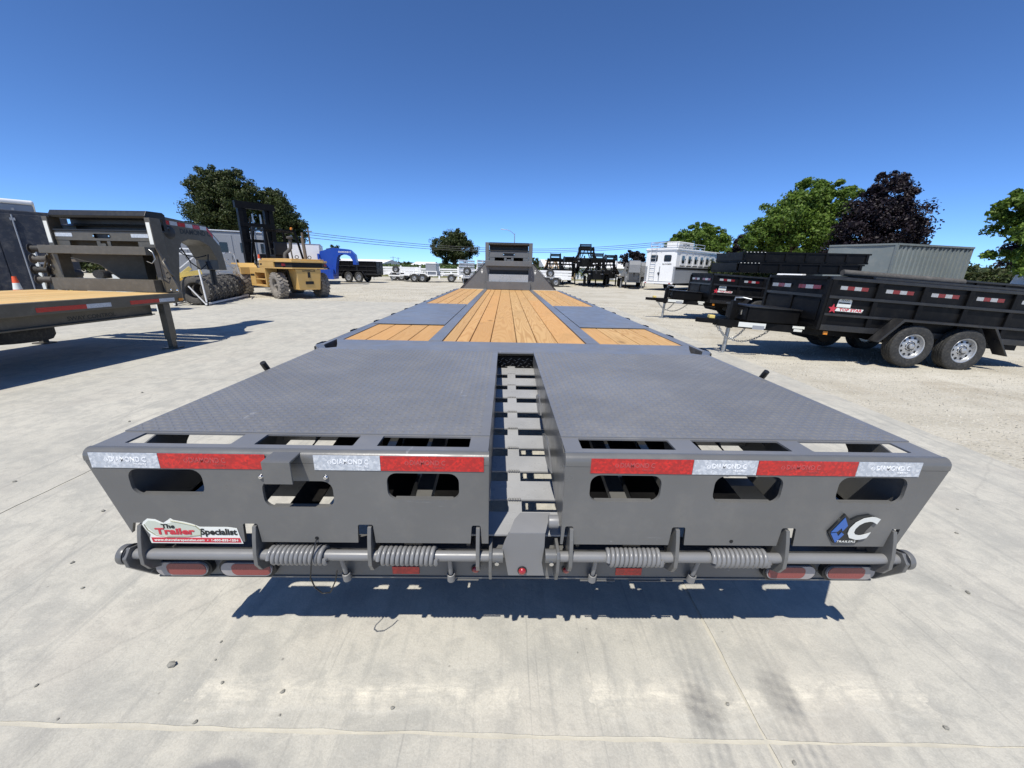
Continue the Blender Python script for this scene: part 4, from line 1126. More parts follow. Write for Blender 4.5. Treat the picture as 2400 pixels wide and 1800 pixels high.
# ------------------------------------------------------------------ rolling ladder
def rolling_ladder():
    t = thing("rolling_ladder", "white tubular rolling stair ladder standing beside the tyre row", "ladder", (-10.15, 11.70, 0), 18)
    f = MB(); W = .42; L = 4.2; Hh = 1.92
    for s in (-1, 1):
        f.tube([(s * W, 0, 0), (s * W * .75, .10, Hh)], .024, 8)
    f.beam((-W, .0, .9), (W * .8, .06, 1.55), .03, .03).beam((W, .0, .0), (W * .0, .03, .62), .03, .03)
    f.beam((-W * .78, .09, 1.60), (W * .78, .09, 1.60), .04, .05).beam((-W * .8, .09, 1.75), (W * .75, .09, 1.75), .04, .04)
    f.build("rear_frame", WHITE, t, smooth=40)
    b = MB()
    for s in (-1, 1):
        b.beam((s * W, -.1, .06), (s * (W + .1), L, .06), .05, .06)
    b.beam((-W, L, .06), (W + .1, L, .06), .05, .06)
    b.build("base_frame", WHITE, t)
    r = MB()
    for s in (-1, 1):
        r.tube([(s * .33, L, .05), (s * .33, L - .35, .95), (s * .30, 1.9, 1.90)], .022, 8)
        r.tube([(s * .33, L - .1, .9), (s * .33, L - .35, 1.72), (s * .3, L - .75, 1.75)], .018, 8)
    r.build("stair_rail", WHITE, t, smooth=40)
    for k in range(7):
        box("step", ALU, t, -.31, .31, L - .16 - k * .175 - .1, L - .16 - k * .175 + .08, .28 + k * .235, .31 + k * .235)
    for x, y in ((-W, 0), (W, 0), (-W, L), (W + .1, L)):
        MB().cyl((x - .03, y, .0605), (x + .03, y, .0605), .06, n=12).build("castor", RUB, t)
    return t
rolling_ladder()

# ------------------------------------------------------------------ row of loader tyres
p0 = Vector((-10.22, 12.15)); p1 = Vector((-11.25, 15.3))
d = (p1 - p0); axis2 = d.normalized()
words = ["nearest", "second", "third", "fourth", "fifth", "farthest"]
tyre_proto = None
def tyre_mesh():
    t = MB(); Rr = .44; h = .24
    prof = [(.24, -h * .8), (.26, -h * .95), (.34, -h), (.415, -h * .92), (.44, -h * .7), (.44, h * .7), (.415, h * .92), (.34, h), (.26, h * .95), (.24, h * .8), (.25, 0), (.24, -h * .8)]
    t.lathe(prof, (0, 0, 0), (0, 0, 1), 36)
    for i in range(18):
        for sg in (-1, 1):
            a = 2 * math.pi * (i + (.5 if sg > 0 else 0)) / 18
            m = Matrix.Rotation(a, 4, 'Z') @ Matrix.Translation((Rr, 0, sg * h * .42)) @ Matrix.Rotation(R(28) * sg, 4, 'X')
            t.box(-.03, .018, -.034, .034, -h * .48, h * .48, m)
    return t.mesh("loader_tyre", RUBT, 35)
tmesh = tyre_mesh()
for k in range(6):
    o = link("loader_tyre_casing", tmesh)
    q = p0 + d * (k / 5.0)
    o.rotation_mode = 'QUATERNION'
    o.rotation_quaternion = Vector((0, 0, 1)).rotation_difference(Vector((axis2.x, axis2.y, -.10 + .02 * k)).normalized())
    o.location = (q.x + jit(.02), q.y, .452)
    o.scale = (1, 1, 1.0 + .05 * (k % 3))
    tag(o, "worn loader tyre standing on its tread, %s of the row beside the ladder" % words[k], "tyre", "loader tyres in a row")

# pale yellow implement behind the ladder
im = thing("loader_bucket", "pale yellow loader implement on the ground behind the white ladder", "bucket", (-12.0, 13.3, 0), 30)
MB().prism([(-.5, .05), (.55, .05), (.62, .12), (.35, .62), (.15, .80), (.05, .80), (.30, .50), (.40, .20), (-.5, .15)], 'x', -1.1, 1.1).build("shell", YELP, im, bevel=.01)
for s in (-1, 1):
    MB().prism([(-.5, .05), (.62, .10), (.30, .70), (.10, .82)], 'x', s * 1.12 - .02, s * 1.12 + .02).build("side_plate", YELP, im)
MB().beam((-.5, .1, .75), (.9, .35, 1.0), .14, .16).build("arm", YELP, im)
MB().beam((.2, .2, .8), (.6, .3, 1.15), .10, .12).build("arm", YELP, im)

# ------------------------------------------------------------------ forklift
def forklift():
    t = thing("forklift", "big dusty yellow forklift with black mast seen from behind", "forklift", (-8.72, 15.85, 0), 50)
    for s in (-1, 1):
        wheel(t, (s * .84, 0, .50), (s, 0, 0), .50, .36, .27, RUBD, RUBD, holes=7, lug=True, n=40, rimdepth=.5)
        wheel(t, (s * 1.12, 3.1, .60), (s, 0, 0), .60, .42, .32, RUBD, YEL, holes=8, lug=True, n=40)
    # counterweight lower block
    cw = MB()
    cw.add([(-.42, -.86, .36), (.42, -.86, .36), (.42, -.30, .36), (-.42, -.30, .36), (-.50, -.90, 1.16), (.50, -.90, 1.16), (.50, -.2, 1.16), (-.50, -.2, 1.16)],
           [(0, 3, 2, 1), (4, 5, 6, 7), (0, 1, 5, 4), (1, 2, 6, 5), (2, 3, 7, 6), (3, 0, 4, 7)])
    c_ = cw.build("counterweight", YEL, t, bevel=.02)
    box("tow_slot", DARK, c_, -.05, .05, -.898, -.86, .84, 1.06)
    box("vent_slot", DARK, c_, -.16, .16, -.885, -.84, .58, .70)
    lettering(c_, "CATERPILLAR", .085, STICKK, 0, -.902, 1.10, bold=.002)
    # wide upper hood
    hood = MB()
    hood.prism([(-1.02, -.42), (-.62, -.92), (.62, -.92), (1.02, -.42), (1.02, 1.25), (-1.02, 1.25)], 'z', 1.17, 1.22)
    hood.prism([(-1.02, -.42), (-.62, -.92), (.62, -.92), (1.02, -.42), (1.02, 1.25), (-1.02, 1.25)], 'z', 1.42, 1.50)
    hood.prism([(-.92, -.36), (-.56, -.82), (.56, -.82), (.92, -.36), (.92, 1.2), (-.92, 1.2)], 'z', 1.50, 1.56)
    hood.box(-1.02, -.62, -.2, 1.25, 1.22, 1.42).box(.62, 1.02, -.2, 1.25, 1.22, 1.42)
    h_ = hood.build("hood", YEL, t, bevel=.012)
    MB().prism([(-.97, -.40), (-.60, -.86), (.60, -.86), (.97, -.40), (.97, .1), (-.97, .1)], 'z', 1.222, 1.418).build("grille", DARK, h_)
    for k in range(5):
        MB().box(-.60, .60, -.885, -.872, 1.245 + k * .035, 1.257 + k * .035).build("grille_bar", PLAST, h_)
    for s in (-1, 1):
        box("tail_lamp", REDP, h_, s * .80 - .07, s * .80 + .07, -.66, -.60, 1.28, 1.37)
    # chassis and side steps
    ch = MB()
    ch.box(-.55, .55, -.25, 3.4, .45, 1.16)
    ch.build("chassis", PLAST, t)
    for s in (-1, 1):
        x0, x1 = sorted((s * .56, s * 1.02))
        MB().box(x0, x1, .72, 2.45, .42, .50).box(x0, x1, .72, .80, .50, 1.168).box(x0, x1, 1.9, 2.45, .50, 1.168).box(*sorted((s * .56, s * .70)), .80, 1.9, .50, 1.168).box(x0, x1, .8, 1.9, .98, 1.168).build("step_well", YEL, t, bevel=.01)
        box("step", YEL, t, x0, x1, .85, 1.85, .70, .74)
        x0, x1 = sorted((s * .70, s * 1.35))
        MB().prism([(2.46, .9), (2.46, 1.18), (2.7, 1.36), (3.5, 1.36), (3.6, 1.30), (2.75, 1.28), (2.58, 1.1), (2.56, .9)], 'x', x0, x1).build("front_fender", YEL, t)
    # overhead guard
    g = MB()
    for s in (-1, 1):
        g.beam((s * .72, 1.10, 1.56), (s * .60, 1.35, 2.72), .07, .07, (0, 1, 0))
        g.beam((s * .78, 2.75, 1.36), (s * .60, 2.55, 2.72), .07, .07, (0, 1, 0))
        g.beam((s * .60, 1.30, 2.72), (s * .60, 2.60, 2.72), .07, .07)
    for k in range(7):
        y = 1.35 + k * .2
        g.beam((-.60, y, 2.74), (.60, y, 2.74), .05, .05)
    g.build("overhead_guard", BLACK, t)
    box("seat", PLAST, t, -.28, .28, 1.5, 2.05, 1.56, 1.72, .03)
    MB().box(-.27, .27, 1.42, 1.53, 1.70, 2.25).build("seat_back", PLAST, t, bevel=.03)
    MB().cyl((0, 2.3, 1.5), (0, 2.2, 2.0), .03).lathe([(.19, 0), (.2, .01), (.19, .02)], (0, 2.2, 2.0), (0, -.3, .95), 20).build("steering_column", PLAST, t)
    box("dash", PLAST, t, -.55, .55, 2.35, 2.62, 1.36, 1.75)
    # mast
    m = MB()
    for s in (-1, 1):
        m.box(s * .62 - .09, s * .62 + .09, 3.62, 3.86, .35, 3.70)
        m.box(s * .44 - .07, s * .44 + .07, 3.68, 3.92, .35, 3.75)
        m.cyl((s * .28, 3.70, .5), (s * .28, 3.70, 3.3), .055)
    m.box(-.80, .80, 3.60, 3.82, 3.70, 3.98).box(-.72, .72, 3.60, 3.80, 2.95, 3.10).box(-.72, .72, 3.60, 3.80, 2.28, 2.40).box(-.72, .72, 3.6, 3.8, 1.2, 1.36)
    m.build("mast", BLACK, t)
    cr = MB()
    for z in (.35, .85): cr.box(-1.0, 1.0, 3.96, 4.04, z, z + .14)
    for x in (-.95, -.4, .4, .95): cr.box(x - .03, x + .03, 3.95, 4.03, .35, 1.5)
    cr.build("carriage", BLACK, t)
    for s in (-1, 1):
        MB().box(s * .55 - .08, s * .55 + .08, 4.05, 4.11, .08, 1.0).prism([(4.11, .08), (5.4, .08), (5.4, .10), (4.11, .15)], 'x', s * .55 - .08, s * .55 + .08).build("fork", BLACK, t)
        MB().beam((s * .82, 3.66, 1.1), (s * .84, 2.85, .9), .09, .09).build("tilt_cylinder", BLACK, t)
    for s in (-1, 1):
        MB().tube([(s * .30, 3.66, 3.3), (s * .33, 3.60, 2.4), (s * .36, 3.58, 1.5), (s * .30, 3.3, 1.0)], .022, 6).build("mast_hose", RUB, t, smooth=60)
        box("lift_chain", GALV, t, s * .16 - .03, s * .16 + .03, 3.66, 3.69, .9, 3.5)
        box("work_lamp", PLAST, t, s * .55 - .07, s * .55 + .07, 2.60, 2.70, 2.76, 2.88, .02)
        x0, x1 = sorted((s * 1.021, s * 1.026))
        box("side_decal", STICKK, t, x0, x1, 1.95, 2.40, .84, .92)
        for k in range(3): box("vent_slot", DARK, t, x0, x1, .95 + k * .3, 1.15 + k * .3, 1.30, 1.36)
    MB().lathe([(.03, 0), (.05, .02), (.05, .09), (.02, .11)], (.5, 1.4, 2.77), (0, 0, 1), 14).build("beacon", AMBER, t, smooth=40)
    for k in range(3): box("hood_seam", PLAST, t, -.9, .9, .0 + k * .4, .012 + k * .4, 1.5605, 1.563)
    # intake snorkel and exhaust stack
    MB().tube([(-.34, .30, 1.55), (-.34, .32, 1.66), (-.30, .34, 1.76), (-.14, .38, 1.88), (-.04, .40, 2.00), (-.02, .40, 2.20), (-.02, .40, 2.36)], .068, 12).build("intake_pipe", RUBT, t, smooth=60)
    MB().lathe([(.06, 0), (.125, .01), (.13, .04), (.13, .08), (.10, .10), (.001, .11)], (-.02, .40, 2.35), (0, 0, 1), 18).build("intake_cap", RUBT, t, smooth=40)
    MB().cyl((.44, .20, 1.55), (.42, .25, 2.40), .065, n=12).cyl((.42, .25, 2.38), (.42, .22, 2.62), .045, n=10).build("exhaust_stack", POLE, t, smooth=40)
    MB().cyl((.05, .55, 1.55), (.03, .60, 2.10), .03, n=8).build("guard_pipe", RUBT, t)
    for x, y in ((-.05, -.1), (.55, .1)):
        MB().lathe([(.05, -.012), (.075, -.012), (.075, .012), (.05, .012), (.05, -.012)], (x, y, 1.635), (.3, 1, 0), 16).build("lifting_eye", PLAST, t, smooth=40)
    return t
FK = forklift()
c2 = thing("traffic_cone", "dusty grey and orange cone standing on the yellow forklift deck", "cone", FK.matrix_world @ Vector((0, 0, 0)))
c2.location = Vector((-8.72, 15.85, 0)) + Matrix.Rotation(R(50), 3, 'Z') @ Vector((-.86, 1.6, 1.169))
for a, b, m in ((0, .02, PLAST), (.02, .30, RUBD), (.30, .38, STICKW), (.38, .55, ORANGE)):
    MB().lathe([((.14 if a == 0 else .12 - .09 * a / .55), a), ((.14 if a == 0 else .12 - .09 * b / .55), b)], (0, 0, 0), (0, 0, 1), 16).build("stripe", m, c2)

# ------------------------------------------------------------------ enclosed trailers and containers on the left
def door_bars(t, xs, y, z0, z1, m):
    for x in xs:
        MB().cyl((x, y, z0), (x, y, z1), .018, n=8).box(x - .05, x + .05, y - .015, y + .02, z0 + .05, z0 + .12).box(x - .05, x + .05, y - .015, y + .02, z1 - .15, z1 - .08).build("lock_rod", m, t)
nc = thing("shipping_container", "dark slate shipping container with lock rods at the far left", "container", (-13.95, 10.4, 0), 48)
box("shell", NAVY, nc, -1.35, 1.35, 0, 6.0, .12, 2.62, .02)
box("door_leaf", NAVY, nc, -1.27, -.01, -.03, -.001, .22, 2.52, .01)
box("door_leaf", NAVY, nc, .01, 1.27, -.03, -.001, .22, 2.52, .01)
door_bars(nc, (-.95, -.35, .35, .95), -.055, .25, 2.5, LTGRAY)
for x in (-1.3, 1.3): box("corner_post", NAVY, nc, x - .07, x + .07, -.05, .08, .0, 2.66)
for x in (-.65, .65): box("door_handle", LTGRAY, nc, x - .12, x + .12, -.075, -.035, 1.2, 1.26)
gv = thing("box_van_body", "light grey van body with white roof rising behind the dark container", "van body", (-20.6, 15.7, 0), 48)
box("shell", LTGRAY, gv, -3.2, 1.3, 0, 6.0, .9, 3.45, .05)
box("roof", WHITE, gv, -3.25, 1.35, -.06, 6.05, 3.452, 3.62, .06)
for k in range(9): box("side_rib", LTGRAY, gv, -2.9 + k * .45, -2.82 + k * .45, -.03, -.001, 1.2, 3.3)
box("chassis", PLAST, gv, -1, 1, .2, 5.8, .5, .899)
for s in (-1, 1): wheel(gv, (s * 1.0, 4.2, .48), (s, 0, 0), .48, .3, .28, RUB, RIM, n=24)

et = thing("enclosed_trailer", "grey aluminium enclosed stock trailer behind the forklift and ladder", "trailer", (-15.6, 21.2, 0), 30)
box("body", LTGRAY, et, -2.7, 2.7, 0, 2.3, .55, 2.95, .06)
box("roof_cap", ALU, et, -2.74, 2.74, -.04, 2.34, 2.952, 3.02, .02)
for k, x in enumerate((-2.2, -1.2, -.2, .8, 1.75)):
    dr = box("side_panel", LTGRAY, et, x, x + .86, -.025, -.001, .75, 2.8, .01)
    box("window", GLASSD, et, x + .2, x + .62, -.04, -.026, 1.9, 2.4)
    MB().tube([(x + .75, -.028, 1.5), (x + .75, -.08, 1.52), (x + .75, -.08, 1.7), (x + .75, -.028, 1.72)], .012, 6).build("grab_handle", PLAST, et)
box("skirt_rail", PLAST, et, -2.72, 2.72, -.03, .0, .50, .62)
for x in (-.5, .5): wheel(et, (x, -.02, .37), (0, -1, 0), .37, .22, .2, RUB, RIM, n=24)
wb = thing("enclosed_trailer", "plain white box trailer between the forklift exhaust and the blue gooseneck", "trailer", (-14.7, 28.2, 0), 22)
box("body", WHITE, wb, -2.6, 1.25, 0, 4.8, .5, 2.72, .05)
box("corner_cap", LTGRAY, wb, 1.18, 1.27, -.02, .06, .5, 2.74)
box("roof_cap", ALU, wb, -2.62, 1.27, -.02, 4.82, 2.722, 2.76)
box("skirt_rail", PLAST, wb, -2.62, 1.27, -.03, .0, .44, .54)
for x in (-.9, -.1): wheel(wb, (x, .1, .36), (0, -1, 0), .36, .22, .2, RUB, RIM, n=24)

# machine parts heaped behind the bronze trailer, seen through its headboard
ax1 = thing("axle_rack", "timber and steel rack of spare axles behind the bronze trailer headboard", "rack", (-10.9, 9.9, 0), 20)
for z in (.25, .8, 1.3):
    box("shelf", POLE, ax1, -1.1, 1.1, -.25, .25, z, z + .06)
for x in (-1.1, 1.1):
    for y in (-.25, .25): box("upright", STICKW, ax1, x - .03, x + .03, y - .03, y + .03, 0, 1.55)
for k, (x, z) in enumerate(((-.7, .99), (0.1, 1.0), (.75, .98), (-.3, 1.48), (.5, 1.47))):
    MB().cyl((x, -.45, z), (x, .4, z), .11, n=16).build("hub", RUB if k % 2 else RUBT, ax1, smooth=40)
box("board", PALEW, ax1, .2, .95, -.30, -.26, 1.10, 1.55)
box("white_sheet", STICKW, ax1, .35, 1.05, -.40, -.36, .55, 1.0)
MB().tube([(-.55, -.4, .3), (-.5, -.45, .95), (-.38, -.45, 1.25)], .03, 8).build("yellow_bar", YELP, ax1)
# ------------------------------------------------------------------ black dump trailers
def chain_pts(a, b, sag, n=26):
    a = Vector(a); b = Vector(b)
    return [a.lerp(b, k / n) - Vector((0, 0, sag * 4 * (k / n) * (1 - k / n))) for k in range(n + 1)]
def chain(parent, a, b, sag):
    p = chain_pts(a, b, sag)
    mb = MB()
    for k in range(len(p) - 1):
        c_ = (p[k] + p[k + 1]) / 2; d = (p[k + 1] - p[k]).normalized()
        side = Vector((0, 1, 0)) if k % 2 else d.cross(Vector((0, 1, 0))).normalized()
        L = (p[k + 1] - p[k]).length * .72; w = .016
        loop = []
        for q in range(8):
            t = 2 * math.pi * q / 8
            loop.append(c_ + d * (L * math.cos(t)) + side * (w * math.sin(t)))
        mb.tube(loop, .0055, 5, closed=True)
    mb.build("safety_chain", GALV, parent, smooth=60)

def dump_trailer(label, loc, rz=-2.0, tilt=3.2, group=None, detail=True):
    t = thing("dump_trailer", label, "trailer", loc, group=group, rot=(0, R(tilt), R(rz)))
    x0, x1, w = -1.80, 1.80, .75       # box ends, half width ; tongue towards -x
    zb, zt = .46, 1.28
    # floor and inner skins
    box("bed_floor", BLACK, t, x0, x1, -w, w, zb, zb + .05)
    for s in (-1, 1):
        ya, yb = sorted((s * w, s * (w - .02)))
        box("bed_side", BLACK2 if s < 0 else BLACK, t, x0 + .02, x1 - .02, ya, yb, zb + .052, zt - .05)
        ya, yb = sorted((s * (w + .035), s * (w - .045)))
        box("top_rail", BLACKR, t, x0 - .02, x1 + .02, ya, yb, zt - .05, zt, .006)
        ya, yb = sorted((s * (w + .045), s * (w + .002)))
        box("mid_rail", BLACKR, t, x0, x1, ya, yb, .955, 1.0, .005)
        box("low_rail", BLACKR, t, x0, x1, ya, yb, .69, .73, .005)
        box("sill_rail", BLACKR, t, x0, x1, ya, yb, zb, zb + .09, .005)
        for k in range(6):
            x = x0 + .03 + (x1 - x0 - .06) * k / 5
            ya2, yb2 = sorted((s * (w + .038), s * (w + .003)))
            box("side_post", BLACK, t, x - .035, x + .035, ya2, yb2, zb + .09, zt - .05, .004)
        # fender
        ya, yb = sorted((s * (w + .05), s * (w + .235)))
        prof = [(-.98, .36), (-.70, .70), (.68, .70), (1.02, .30), (1.05, .30), (.70, .735), (-.72, .735), (-1.02, .36)]
        MB().prism(prof, 'y', ya, yb).build("fender", BLACKR, t, bevel=.004)
        for x in (-.415, .405):
            wheel(t, (x, s * (w + .105), .33), (0, s, 0), .33, .20, .19, RUB, RIM, holes=10, n=36)
    for k in range(5):
        xa = x0 + .03 + (x1 - x0 - .06) * k / 5 + .13
        if detail:
            for q in range(4):
                box("reflective_tape", TAPEWD if q % 2 == 0 else TAPERD, t, xa + q * .108, xa + (q + 1) * .108 - .002, -w - .0035, -w - .0005, 1.095, 1.15)
    # front wall with two panels
    box("bed_front", BLACK, t, x0 - .02, x0 + .0, -w + .05, w - .05, zb + .052, zt - .05)
    for s in (-1, 1):
        ya, yb = sorted((s * .06, s * (w - .08)))
        box("front_panel", BLACK2, t, x0 - .035, x0 - .021, ya, yb, .60, .92)
        for q in range(3):
            y_ = s * (.10 + q * .17)
            ya, yb = sorted((y_, y_ + s * .165))
            box("reflective_tape", TAPEWD if (q + (s > 0)) % 2 else TAPERD, t, x0 - .0385, x0 - .0355, ya, yb, 1.08, 1.14)
        ya, yb = sorted((s * (w + .03), s * (w - .04)))
        box("corner_post", BLACK, t, x0 - .05, x0 + .03, ya, yb, zb, zt - .051, .004)
    box("front_rail", BLACKR, t, x0 - .05, x0 - .0, -w + .05, w - .05, .955, 1.0)
    box("front_top_rail", BLACK, t, x0 - .05, x0 + .0, -w + .05, w - .05, zt - .05, zt)
    box("front_post", BLACK, t, x0 - .05, x0 - .0355, -.04, .04, zb + .05, .954)
    for s in (-1, 1):
        ya, yb = sorted((s * .02, s * (w - .01)))
        box("tail_gate", BLACK, t, x1, x1 + .03, ya, yb, zb + .06, zt - .06)
    # frame and tongue
    for s in (-1, 1):
        MB().beam((x1, s * .42, .40), (x0, s * .42, .40), .06, .11).beam((x0, s * .42, .40), (-3.05, s * .05, .385), .06, .12).build("frame_rail", BLACK, t)
    tb = box("tool_box", BLACK, t, -2.72, -1.86, -.36, .36, .47, .70, .01)
    box("tool_box_lid", BLACKR, tb, -2.74, -1.85, -.38, .38, .702, .722)
    box("tool_box_end", BLACK2, tb, -2.735, -2.721, -.33, .33, .48, .69)
    MB().box(-2.755, -2.737, -.22, -.14, .56, .64).build("latch", CHROME, tb)
    MB().cyl((-2.80, .0, -.10), (-2.80, .0, .30), .034, n=12).build("jack_foot_tube", GALV, t, smooth=40)
    MB().box(-2.845, -2.755, -.045, .045, .30, .78).build("jack", BLACK, t, bevel=.006)
    MB().lathe([(.001, 0), (.085, 0), (.085, .012), (.001, .012)], (-2.80, 0, -.165), (0, 0, 1), 14).cyl((-2.80, 0, -.155), (-2.80, 0, -.09), .03, n=10).build("jack_pad", GALV, t)
    MB().tube([(-2.80, 0, .78), (-2.80, 0, .83), (-2.70, -.08, .84), (-2.60, -.15, .82)], .014, 8).build("jack_crank", GALV, t, smooth=60)
    cp = MB().prism([(-3.0, -.07), (-3.35, -.05), (-3.42, 0), (-3.35, .05), (-3.0, .07)], 'z', .36, .44).build("coupler", BLACK, t, bevel=.006)
    if detail:
        box("coupler_lock", YELP, cp, -3.20, -3.10, -.045, .045, .442, .50, .01)
        chain(t, (-3.02, -.07, .34), (-2.55, -.09, .335), .22)
        chain(t, (-3.02, .07, .34), (-2.15, -.15, .335), .26)
        MB().box(-2.86, -2.40, -.395, -.392, .37, .45).build("warning_decal", STICKW, t)
        MB().box(-2.62, -2.42, -.3985, -.3955, .345, .41).build("warning_decal", LTGRAY, t)
        MB().box(-2.0, -1.80, -.470, -.467, .42, .46).box(-1.97, -1.83, -.470, -.467, .37, .41).build("serial_plate", STICKW, t)
        box("amber_marker", AMBER, t, x0 + .10, x0 + .16, -w - .02, -w - .001, .39, .44)
        # dealer shield and star banner
        lg = plate("brand_decal", STICKW, t, [(-1.62, .86), (-1.40, .86), (-1.40, .97), (-1.44, 1.0), (-1.50, 1.012), (-1.56, 1.0), (-1.61, .97)], [], .002, at(REAR, 0, -w - .0035, -.03))
        MB().box(-1.60, -1.42, -w - .0065, -w - .005, .885, .905).build("decal_band", STICKK, lg)
        lettering(lg, "TEXAS", .04, STICKK, -1.51, -w - .0055, .935, width=.13)
        bn = plate("brand_banner", STICKW, t, [(-1.66, .77), (-1.24, .77), (-1.22, .82), (-1.64, .82)], [], .002, at(REAR, 0, -w - .0465, 0))
        lettering(bn, "TOP STAR", .055, STICKR, -1.42, -w - .0485, .795, width=.36, bold=.002)
        pts = []
        for q in range(10):
            a = R(90 + 36 * q); r_ = .075 if q % 2 == 0 else .032
            pts.append((-1.70 + r_ * math.cos(a), .80 + r_ * math.sin(a)))
        st_ = plate("star", STICKR, bn, pts, [], .003, at(REAR, 0, -w - .0475, 0))
    # under-slung parts
    MB().cyl((-1.2, -.2, .33), (-1.2, .55, .33), .13, n=14).build("hydraulic_tank", BLACK, t)
    for x in (-.415, .405):
        MB().cyl((x, -w - .02, .33), (x, w + .02, .33), .035, n=8).build("axle", BLACK, t)
    return t
dump_trailer("nearest black dump trailer, nose jacked up beside the concrete edge", (6.72, 5.72, -.006), group="black dump trailers")
dump_trailer("second black dump trailer, farther from the concrete, black beds stacked on top", (7.67, 11.0, -.006), group="black dump trailers")
dt = dump_trailer("black dump trailer right behind the nearest one with a grey rolled tarp", (9.9, 8.35, -.006), rz=-3, group="black dump trailers", detail=False)
MB().cyl((-1.75, .3, 1.37), (1.2, .3, 1.37), .075, n=16).build("tarp_roll", RUBT, dt, smooth=40)
dump_trailer("black dump trailer at the right edge in front of the grey container", (13.0, 9.6, -.006), rz=-4, group="black dump trailers", detail=False)
dump_trailer("black dump trailer deepest in the row in front of the grey container", (12.2, 13.2, -.006), rz=-3, group="black dump trailers", detail=False)

# two black trailer beds stacked on the second dump trailer
def stacked_bed(label, z, dx, tone):
    t = thing("stacked_trailer_bed", label, "trailer bed", (7.67 + dx, 11.0, z), -2, "black beds stacked on the second dump trailer")
    box("deck", BLACK, t, -1.72, 1.75, -.80, .80, 0, .05)
    for s in (-1, 1):
        ya, yb = sorted((s * .80, s * .76))
        box("side_wall", tone, t, -1.70, 1.73, ya, yb, .05, .24)
        box("top_rail", BLACK, t, -1.74, 1.77, min(ya, yb) - .02, max(ya, yb) + .02, .24, .28)
        for k in range(7):
            x = -1.69 + k * .56
            box("side_post", BLACK, t, x - .03, x + .03, s * .815 - .012, s * .815 + .012, .05, .239)
    box("front_wall", BLACK2, t, -1.745, -1.721, -.74, .74, .05, .27)
    for k in range(6):
        box("bolt_row", STICKW, t, -1.70 + k * .1, -1.67 + k * .1, -.828, -.822, .255, .27)
    return t
stacked_bed("upper of the two black trailer beds stacked over the second dump trailer", 1.705, .72, BLACK2)
stacked_bed("lower of the two black trailer beds stacked over the second dump trailer", 1.415, .60, BLACK)

